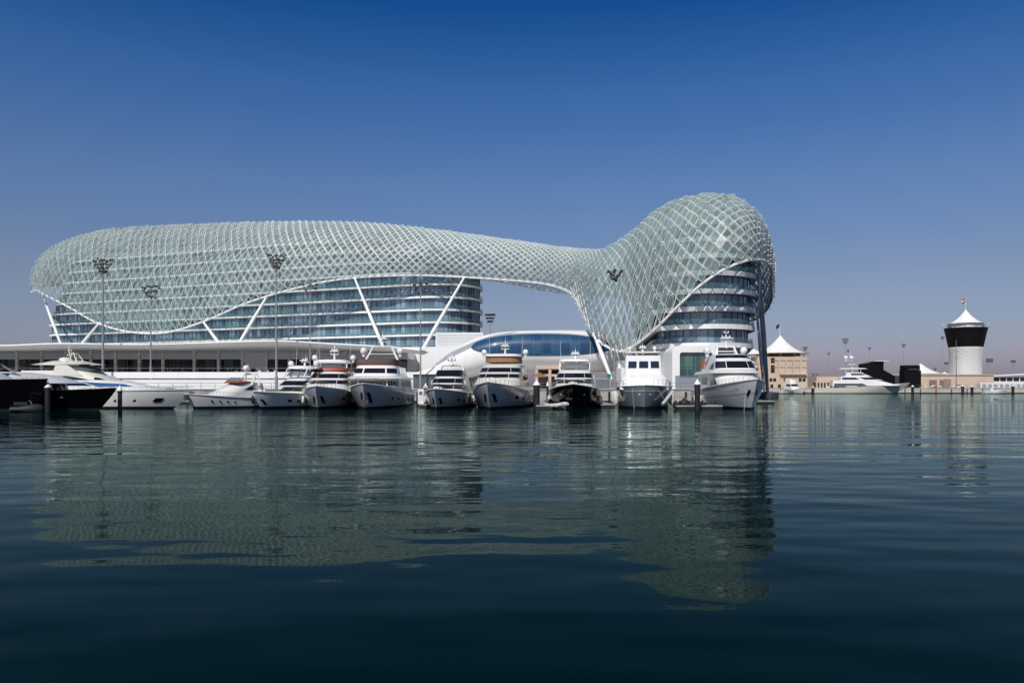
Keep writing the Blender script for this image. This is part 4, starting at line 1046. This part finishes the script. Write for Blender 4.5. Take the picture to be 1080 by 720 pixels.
for px, w_ in ((612, 1.6), (635, 3.0)):
    t = thing('utility_box', 'grey utility cabinet on the quay, %s' % ('left of the white strut foot' if px == 612 else 'wide one at the white strut foot'), 'cabinet', (PX(px, 138), 138, QZ)); m = MB(); m.box((0, 0, 1.0), (w_, 1, 2.0)); m.build('cabinet_body', M['greypanel'], t); m = MB(); m.box((0, -.52, 1.0), (w_*.8, .03, 1.6)); m.build('door', M['grey'], t)

# ------------------------------------------------------------------ floodlight masts
def mast(px, Y, base_z, top, headw, label, rows=3, simple=False, r=.22, seedk=0, side=False):
    x = PX(px, Y); zt = PZ(top, Y); s = Y/F
    t = thing('floodlight_mast', label, 'floodlight mast', (x, Y, base_z), 0, 'tall floodlight masts'); h = zt-base_z
    m = MB(); m.tube((0, 0, 0), (0, 0, h*.5), r, r*.75, 10); m.tube((0, 0, h*.5), (0, 0, h), r*.75, r*.5, 10); m.tube((0, 0, 0), (0, 0, 2.4), r*1.4, r*1.4, 10); m.build('pole', M['mastgrey'], t)
    m = MB(); hh = headw*(.95 if rows < 4 else .9)
    for k in range(rows):
        wz = headw*max(.25, 1-.28*k); m.box((0, 0, h-.2-k*hh/rows), (wz*.96, .06, .06))
    for sg in (-1, 1): m.tube((sg*headw*.5, 0, h-.2), (sg*headw*.18, 0, h-hh), .05)
    m.build('lamp_frame', M['lamp'], t)
    rnd = random.Random(seedk*7+3)
    if simple:
        m = MB()
        for k in range(rows): m.box((0, -.2, h-k*hh/rows), (headw*(1-.25*k), .4, hh/rows*.6))
        m.build('floodlight', M['lamp'], t); return
    for k in range(rows):
        n = (5 if headw > 2.6 else 3)-(1 if k == 1 else 0)-(2 if k == 2 else 0); n = max(2, n); wz = headw*max(.25, 1-.28*k)
        for i in range(n):
            for fb in (-1, 1):
                m = MB(); xx = (-.5+(i+.0)/(n-1))*wz+rnd.uniform(-.15, .15); R = Matrix.Rotation(rad(rnd.uniform(25, 55))*fb, 3, 'X') @ Matrix.Rotation(rad(rnd.uniform(-30, 30)), 3, 'Z')
                c = Vector((xx, fb*.35, h-.1-k*hh/rows+rnd.uniform(-.28, .2)))
                a = c+R @ Vector((0, 0, .2)); b = c-R @ Vector((0, 0, .16)); m.tube(a, b, .11, .22, 10); m.build('floodlight', M['lamp'], t)
mast(108.5, 148, QZ, 273.5, 3.2, 'tall floodlight mast before the left part of the shell, leftmost', seedk=1, r=.24, rows=4)
mast(159, 151.8, 4.0, 302, 2.8, 'shorter floodlight mast right of the leftmost one', seedk=2, r=.17)
mast(291.5, 146, QZ, 269, 3.0, 'tallest floodlight mast, before the middle of the left wing', seedk=3, r=.21, rows=4)
mast(327, 152.5, 4.0, 299.5, 2.6, 'thin floodlight mast just right of the tallest one', seedk=4, r=.14)
mast(443.5, 132, QZ, 298, 2.2, 'floodlight mast left of the small grey-white yacht', seedk=5, r=.15)
mast(648.5, 132, QZ, 284.5, 2.0, 'floodlight mast before the foot of the shell, left of the boxy yacht', seedk=6, r=.14, rows=4)
mast(517, 260, QZ, 332, 3.4, 'distant floodlight mast seen under the bridge of the shell', simple=True, r=.12)
for px, Y, top, wd, lab in ((849, 335, 366, 4, 'far floodlight mast at the right corner of the tan building'), (874, 420, 372, 2.5, 'thin far floodlight mast left of the tallest far one'), (891.5, 380, 357.5, 8, 'tallest far floodlight mast behind the cream superyacht'), (894.5, 400, 369, 2.5, 'short far floodlight mast touching the tallest far one'), (917, 420, 366.5, 2.6, 'far floodlight mast above the superyacht bridge'), (953, 420, 363, 4, 'far floodlight mast left of the black box'), (994, 420, 355, 3.5, 'far floodlight mast left of the white tower'),
    (1043.5, 420, 380, 7, 'far T-shaped lamp mast right of the white tower'), (1068.5, 520, 381, 6, 'far T-shaped lamp mast at the right edge'), (858, 500, 394, 4, 'small far lamp mast just right of the tan building'), (862, 520, 394, 3, 'small far lamp mast, second right of the tan building'), (998, 600, 383, 6, 'low far lamp mast behind the white tented roofs'), (986, 600, 388, 5, 'lowest far lamp mast above the tan wall')):
    mast(px, Y, QZ, top, wd*(.36 if wd == 8 else .5), lab, rows=1 if wd in (7, 6) else 3, simple=True, r=.14)

# ------------------------------------------------------------------ right background
def tentroof(mb, c, r, h, n=32, sag=.55):
    c = Vector(c); rings = []
    for i in range(13):
        f = i/12; rr = r*(1-f); z = h*(f**1.9); sc = r*.02*(1-f)
        rings.append([c+Vector(((rr+sc*math.cos(8*2*PI*k/n))*math.cos(2*PI*k/n), (rr+sc*math.cos(8*2*PI*k/n))*math.sin(2*PI*k/n), z)) for k in range(n)])
    mb.loft(rings, True, True, True)
def flag(x, y, z0, z1, kind, label, w_=3, h_=1.8):
    t = thing('flagpole', label, 'flagpole', (x, y, z0)); m = MB(); m.tube((0, 0, 0), (0, 0, z1-z0), .12, .07, 8); m.build('pole', M['cap'], t)
    zt = z1-z0; N = 10
    def strip(a, b, c, d, mt):
        m = MB(); rr = []
        for k in range(N+1):
            f = a+(b-a)*k/N; xx = -f*w_*.75; yy = math.sin(f*7)*.25; dz = -f*w_*.45
            rr.append([Vector((xx, yy, zt-h_*c+dz)), Vector((xx, yy, zt-h_*d+dz))])
        m.loft(rr, False); return m.build('flag', M[mt], t)
    if kind == 'uae':
        strip(0, .27, 0, 1, 'red'); strip(.27, 1, 0, .33, 'gcloth'); strip(.27, 1, .33, .66, 'cap'); strip(.27, 1, .66, 1, 'kcloth')
    else: strip(0, 1, 0, 1, 'navy')
# tan building with tent
Y = 328; t = thing('tan_building', 'square tan building with panelled facade and rows of small windows', 'building', (0, 0, 0))
xa, xb, zt = PX(799, Y), PX(851.5, Y), PZ(376, Y)
m = MB(); m.b2(xa, xb, Y, Y+30, QZ, zt); m.build('wall', M['tan'], t)
m = MB(); m.b2(xa-12, xa-.02, Y+2, Y+26, QZ, PZ(385, Y)); m.build('side_block', M['tan'], t)
m = MB(); m.b2(xa-12, xa, Y-1, Y+1.99, PZ(388, Y), PZ(385.5, Y)); m.build('terrace_slab', M['tan'], t)
m = MB(); m.b2(xa-11, xa-.5, Y+1.9, Y+1.98, PZ(396, Y), PZ(389, Y)); m.build('window', M['tandark'], t)
for k in range(5):
    for j in range(2):
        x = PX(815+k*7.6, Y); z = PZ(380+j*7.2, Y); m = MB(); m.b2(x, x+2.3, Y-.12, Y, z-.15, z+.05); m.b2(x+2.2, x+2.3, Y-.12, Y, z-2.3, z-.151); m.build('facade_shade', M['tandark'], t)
for px, py in ((813, 400.5), (817, 400.5), (828, 400.5), (844, 400.5), (848, 400.5), (814, 407), (822, 407), (830, 407), (838, 407)):
    x, z = PX(px, Y), PZ(py, Y); m = MB(); m.b2(x-.6, x+.6, Y-.05, Y, z-.7, z+.7); m.build('window', M['yglass'], t)
for py, h_ in ((380, 2.2), (389, 3.2)): m = MB(); m.b2(PX(813, Y), PX(817, Y), Y-.06, Y, PZ(py, Y)-h_/2, PZ(py, Y)+h_/2); m.build('window', M['yglass'], t)
m = MB(); m.b2(PX(822, Y), xb-.5, Y-1.2, Y-.05, PZ(395, Y), PZ(394, Y)); m.build('balcony', M['tan'], t)
for k in range(11): m = MB(); x = PX(823+k*2.6, Y); m.b2(x, x+.12, Y-1.1, Y-1, PZ(397, Y), PZ(395, Y)-.01); m.build('bracket', M['tandark'], t)
t = thing('tent_roof', 'white pointed tent roof on top of the tan building', 'tent', (PX(823, Y+12), Y+12, 0))
m = MB(); zb = PZ(373, Y+12); tentroof(m, (0, 0, zb), 12.0, 8.0, 40); m.build('membrane', M['tent'], t, smooth=True)
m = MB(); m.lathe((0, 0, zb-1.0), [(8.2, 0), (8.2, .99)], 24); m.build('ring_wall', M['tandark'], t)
for k in range(10): a = 2*PI*k/10; m = MB(); m.tube((9.6*math.cos(a), 9.6*math.sin(a), zt), (9.9*math.cos(a), 9.9*math.sin(a), zb), .1); m.build('post', M['cap'], t)
flag(PX(822.5, Y+12), Y+12, zb+8.0, PZ(341, Y+12), 'navy', 'flagpole with a dark flag above the white pointed tent', 2.2, 1.6)
t = thing('tent_roof', 'lower white tent roof partly behind the leaning columns', 'tent', (PX(795, 335), 335, 0)); m = MB(); tentroof(m, (0, 0, PZ(374, 335)), 7, 2.6); m.build('membrane', M['tent'], t, smooth=True)
for k in range(6): a = 2*PI*k/6; m = MB(); m.tube((6*math.cos(a), 6*math.sin(a), QZ), (6*math.cos(a), 6*math.sin(a), PZ(374, 335)), .12); m.build('post', M['cap'], t)
t = thing('tent_roof', 'small white tent roof low beside the tan building, left of it', 'tent', (PX(788, 322), 322, 0)); m = MB(); tentroof(m, (0, 0, PZ(383, 322)), 5, 2.4); m.build('membrane', M['tent'], t, smooth=True)
for k in range(6): a = 2*PI*k/6; m = MB(); m.tube((4.4*math.cos(a), 4.4*math.sin(a), QZ), (4.4*math.cos(a), 4.4*math.sin(a), PZ(383, 322)), .1); m.build('post', M['cap'], t)
# long low tan buildings
t = thing('arcade_building', 'low tan arcade with dark openings behind the cream superyacht', 'building', (0, 0, 0)); Y = 345
m = MB(); m.b2(PX(864, Y), PX(905, Y), Y+3, Y+20, QZ, PZ(397, Y)); m.build('wall', M['tan'], t)
m = MB(); m.b2(PX(860, Y), PX(886, Y), Y, Y+2.9, PZ(403.5, Y), PZ(401.8, Y)); m.build('roof', M['tan'], t)
for k in range(8): x = PX(861+k*3.4, Y); m = MB(); m.b2(x, x+.55, Y, Y+1, QZ, PZ(403.5, Y)); m.build('pier', M['tan'], t)
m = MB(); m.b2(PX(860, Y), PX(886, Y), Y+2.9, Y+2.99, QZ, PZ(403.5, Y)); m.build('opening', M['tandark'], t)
t = thing('pit_building', 'long low tan building stretching behind the black box to the tower', 'building', (0, 0, 0)); Y = 380
m = MB(); m.b2(PX(895, Y), PX(1048, Y), Y, Y+25, QZ, PZ(395.5, Y)); m.build('wall', M['tan'], t)
m = MB(); m.b2(PX(895, Y), PX(1048, Y), Y-.5, Y+25, PZ(395.5, Y)+.003, PZ(394.6, Y)); m.build('parapet', M['tan'], t)
for px, w_ in ((984, 9), (995, 9), (1008, 5)): m = MB(); x = PX(px, Y); m.b2(x-w_*.21, x+w_*.21, Y-.04, Y, QZ, PZ(400.5, Y)); m.build('opening', M['tandark'], t)
t = thing('garage_wall', 'low tan wall with pale panels in front of the white tower', 'building', (0, 0, 0)); Y = 350
m = MB(); m.b2(PX(1003, Y), PX(1040, Y), Y, Y+6, QZ, PZ(399.5, Y)); m.build('wall', M['tan'], t)
m = MB(); m.b2(PX(1028, Y), PX(1100, Y), Y-4, Y-3, QZ, PZ(403.5, Y)); m.build('barrier', M['whitepanel'], t)
for k in range(9): m = MB(); x = PX(1030+k*6, Y-4); m.b2(x, x+1.6, Y-4.06, Y-4, PZ(409, Y), PZ(405, Y)); m.build('panel', M['greypanel'], t)
# tents behind the black box
for px, r_, zb, zt, lab in ((971, 12, 394.5, 383, 'wide white tent roof behind the tall black box'), (996, 7, 397, 392, 'low white tent roof between the black box and the tower')):
    Y = 400; t = thing('tent_roof', lab, 'tent', (PX(px, Y), Y, 0)); m = MB(); tentroof(m, (0, 0, PZ(zb, Y)), r_, (zb-zt)*Y/F); m.build('membrane', M['tent'], t, smooth=True)
    m = MB(); m.lathe((0, 0, QZ), [(r_*.7, 0), (r_*.7, PZ(zb, Y)-QZ-.01)], 16); m.build('drum_wall', M['tan'], t)
# black box
Y = 335; t = thing('screen_box', 'tall black box with stepped top on the far quay', 'structure', (0, 0, 0)); z1 = PZ(385, Y)
m = MB(); m.b2(PX(954.5, Y), PX(971.5, Y), Y, Y+5, QZ+.3, PZ(390.5, Y)); m.b2(PX(955, Y), PX(970, Y), Y-.2, Y+5, PZ(390.4, Y), z1); m.build('panel', M['black'], t)
m = MB(); m.b2(PX(958, Y), PX(968, Y), Y-.25, Y-.21, PZ(389.6, Y), PZ(389.2, Y)); m.build('trim', M['grey'], t)
m = MB(); m.b2(PX(955, Y), PX(957, Y), Y+.5, Y+4, QZ, QZ+.299); m.b2(PX(969, Y), PX(971, Y), Y+.5, Y+4, QZ, QZ+.299); m.build('leg', M['darkgrey'], t)
# raked black grandstand
Y = 350; t = thing('grandstand', 'black raked grandstand block with thin flat roof above the cream superyacht', 'grandstand', (0, 0, 0))
m = MB(); o = [(918, 409), (918, 383), (932, 381), (932, 390), (944, 396.5), (944, 409)]
m.add([P(px, py, Y) for px, py in o]+[P(px, py, Y)+Vector((0, 12, 0)) for px, py in o], [tuple(range(5, -1, -1)), tuple(range(6, 12))]+[(k, (k+1) % 6, 6+(k+1) % 6, 6+k) for k in range(6)]); m.build('seating_block', M['black'], t, fix=True)
m = MB(); m.b2(PX(922, Y), PX(937, Y), Y-1, Y+13, PZ(381, Y), PZ(380.4, Y)); m.build('roof', M['whitepanel'], t)
m = MB(); m.b2(PX(944.1, Y), PX(952, Y), Y, Y+12, PZ(409, Y), PZ(396.7, Y)); m.build('rear_block', M['darkgrey'], t)
# right-hand grandstand canopy
Y = 400; t = thing('grandstand', 'low flat white-roofed stand at the right edge past the tower', 'grandstand', (0, 0, 0))
m = MB(); m.add([P(1044, 396, Y), P(1100, 393, Y), P(1100, 394.2, Y), P(1044, 397.2, Y)]+[p+Vector((0, 14, 0)) for p in (P(1044, 396, Y), P(1100, 393, Y), P(1100, 394.2, Y), P(1044, 397.2, Y))], [(0, 1, 2, 3), (7, 6, 5, 4), (0, 4, 5, 1), (3, 2, 6, 7), (0, 3, 7, 4), (1, 5, 6, 2)]); m.build('roof', M['whitepanel'], t, fix=True)
m = MB(); m.b2(PX(1048, Y), PX(1100, Y), Y+9, Y+10, QZ, PZ(397.5, Y)); m.build('rear_wall', M['grey'], t)
for k in range(7): x = PX(1050+7*k, Y); m = MB(); m.tube((x, Y+2, QZ), (x, Y+2, PZ(397, Y)), .25); m.build('post', M['cap'], t)
m = MB(); m.b2(PX(1048, Y), PX(1100, Y), Y, Y+1, QZ, PZ(402, Y)); m.build('front_wall', M['whitepanel'], t)
# tower
Y = 500.0; k_ = Y/F; t = thing('observation_tower', 'white waisted tower with black flared head and white tent cap', 'tower', (PX(1018.5, Y), Y, 0))
def zz(py): return PZ(py, Y)
lo = [(398, 15.2), (392, 14.6), (384, 14.2), (377, 14.6), (371, 15.3), (366, 16.2)]
hi = [(366, 16.4), (360, 17.6), (352, 19.2), (346, 20.6)]
m = MB(); m.lathe((0, 0, 0), [(r*k_, zz(p)) for p, r in lo], 40); m.build('shaft', M['white'], t, smooth=True)
m = MB()
for j in range(14):
    for k in range(28):
        def pt(j, k):
            py = 397-(397-367)*j/14; a = 2*PI*(k+.5*(j % 2))/28; r = (interp([(366, 16.2), (371, 15.3), (377, 14.6), (384, 14.2), (392, 14.6), (398, 15.2)], py))*k_+.25; return Vector((r*math.cos(a), r*math.sin(a), zz(py)))
        a = pt(j, k)
        for dk in ((0, 1) if j % 2 else (-1, 0)): m.tube(a, pt(j+1, k+dk), .13, .13, 4, False)
m.build('lattice', M['gelgrey'], t)
m = MB(); m.lathe((0, 0, 0), [(r*k_, zz(p)) for p, r in hi], 40); m.build('observation_deck', M['black'], t, smooth=True)
m = MB(); m.lathe((0, 0, 0), [(17*k_, zz(346)+.01), (17*k_, zz(342))], 32); m.build('drum', M['whitepanel'], t)
m = MB(); c = (0, 0, zz(341.5)); tentroof(m, c, 19.5*k_, 15.5*k_, 48); m.build('tent_cap', M['tent'], t, smooth=True)
for k in range(12):
    a = 2*PI*k/12; m = MB(); m.tube((17*k_*math.cos(a), 17*k_*math.sin(a), zz(343.5)), (21.5*k_*math.cos(a), 21.5*k_*math.sin(a), zz(341.5)), .22, .15, 6); m.build('spar', M['cap'], t)
flag(PX(1018.3, Y), Y, zz(327), zz(314), 'uae', 'flagpole with a red, green, white and black flag on the tower cap', 3.2, 2.6)
# slim cross-arm mast before the tower
Y = 318; t = thing('signal_mast', 'thin grey mast with crossarms in front of the white tower', 'mast', (PX(1008.5, Y), Y, QZ)); m = MB(); m.tube((0, 0, 0), (0, 0, PZ(358, Y)-QZ), .16, .08); m.build('pole', M['grey'], t)
for py, w_ in ((370.5, 3.0), (377, 2.4)): m = MB(); m.box((0, -.1, PZ(py, Y)-QZ), (w_, .1, .14)); m.build('crossarm', M['grey'], t)
# parked vehicles and clutter on the far quay
def car(px, Y, label, mt='gelcoat', L=4.4):
    t = thing('parked_car', label, 'car', (PX(px, Y), Y, QZ), 0, 'cars parked on the far quay'); m = MB()
    prof = [(-.5, .35), (-.5, .85), (-.44, .95), (-.30, 1.0), (-.2, 1.45), (.12, 1.48), (.26, 1.0), (.46, .85), (.5, .6), (.5, .35)]
    n = len(prof); m.add([(x*L, -.85, z) for x, z in prof]+[(x*L, .85, z) for x, z in prof], [tuple(range(n)), tuple(range(2*n-1, n-1, -1))]+[(k, n+k, n+(k+1) % n, (k+1) % n) for k in range(n)]); m.build('body', M[mt], t, fix=True)
    m = MB(); m.add([(-.27*L, -.87, 1.02), (.2*L, -.87, 1.02), (.11*L, -.87, 1.4), (-.18*L, -.87, 1.4)], [(0, 1, 2, 3)]); m.build('window', M['yglass'], t)
    for x in (-.3, .3):
        for y in (-.8, .8): m = MB(); m.tube((x*L, y-.1, .33), (x*L, y+.1, .33), .33, .33, 14); m.build('wheel', M['rubber'], t)
car(987, 372, 'white car parked before the openings of the tan building', L=5)
car(998, 372, 'grey car parked right of the white car', 'grey'); car(1010, 345, 'silver van-like car by the thin cross-arm mast', 'gelgrey', 6)
car(886, 330, 'dark car parked behind the superyacht stern', 'darkgrey')
for px, lab in ((987, 'orange buoy on the far quay edge below the parked cars'), (906, 'orange buoy on the far quay edge behind the superyacht bow')):
    t = thing('buoy', lab, 'buoy', (PX(px, 309.5), 309.5, QZ+.16)); m = MB(); m.ball((0, 0, .5), .6, 1, 12); m.build('float', M['redbin'], t); m = MB(); m.tube((0, 0, 1), (0, 0, 1.5), .06); m.build('ring', M['chrome'], t)
for px in (976, 1006, 1054, 1072, 872): 
    t = thing('bollard', 'small white bollard post on the far quay edge', 'bollard', (PX(px, 309.6), 309.6, QZ+.16), 0, 'white posts along the far quay'); m = MB(); m.lathe((0, 0, 0), [(.25, 0), (.25, .9), (.35, 1.0), (.1, 1.15)], 10); m.build('post', M['cap'], t)
t = thing('far_railing', 'thin rail with posts along the far quay edge', 'railing', (0, 0, 0)); m = MB(); m.tube((PX(850, 311), 311, QZ+1.1), (PX(1100, 311), 311, QZ+1.1), .04); m.build('rail', M['grey'], t)
for k in range(40): m = MB(); x = PX(850+6.3*k, 311); m.box((x, 311, QZ+.55), (.08, .08, 1.1)); m.build('post', M['grey'], t)
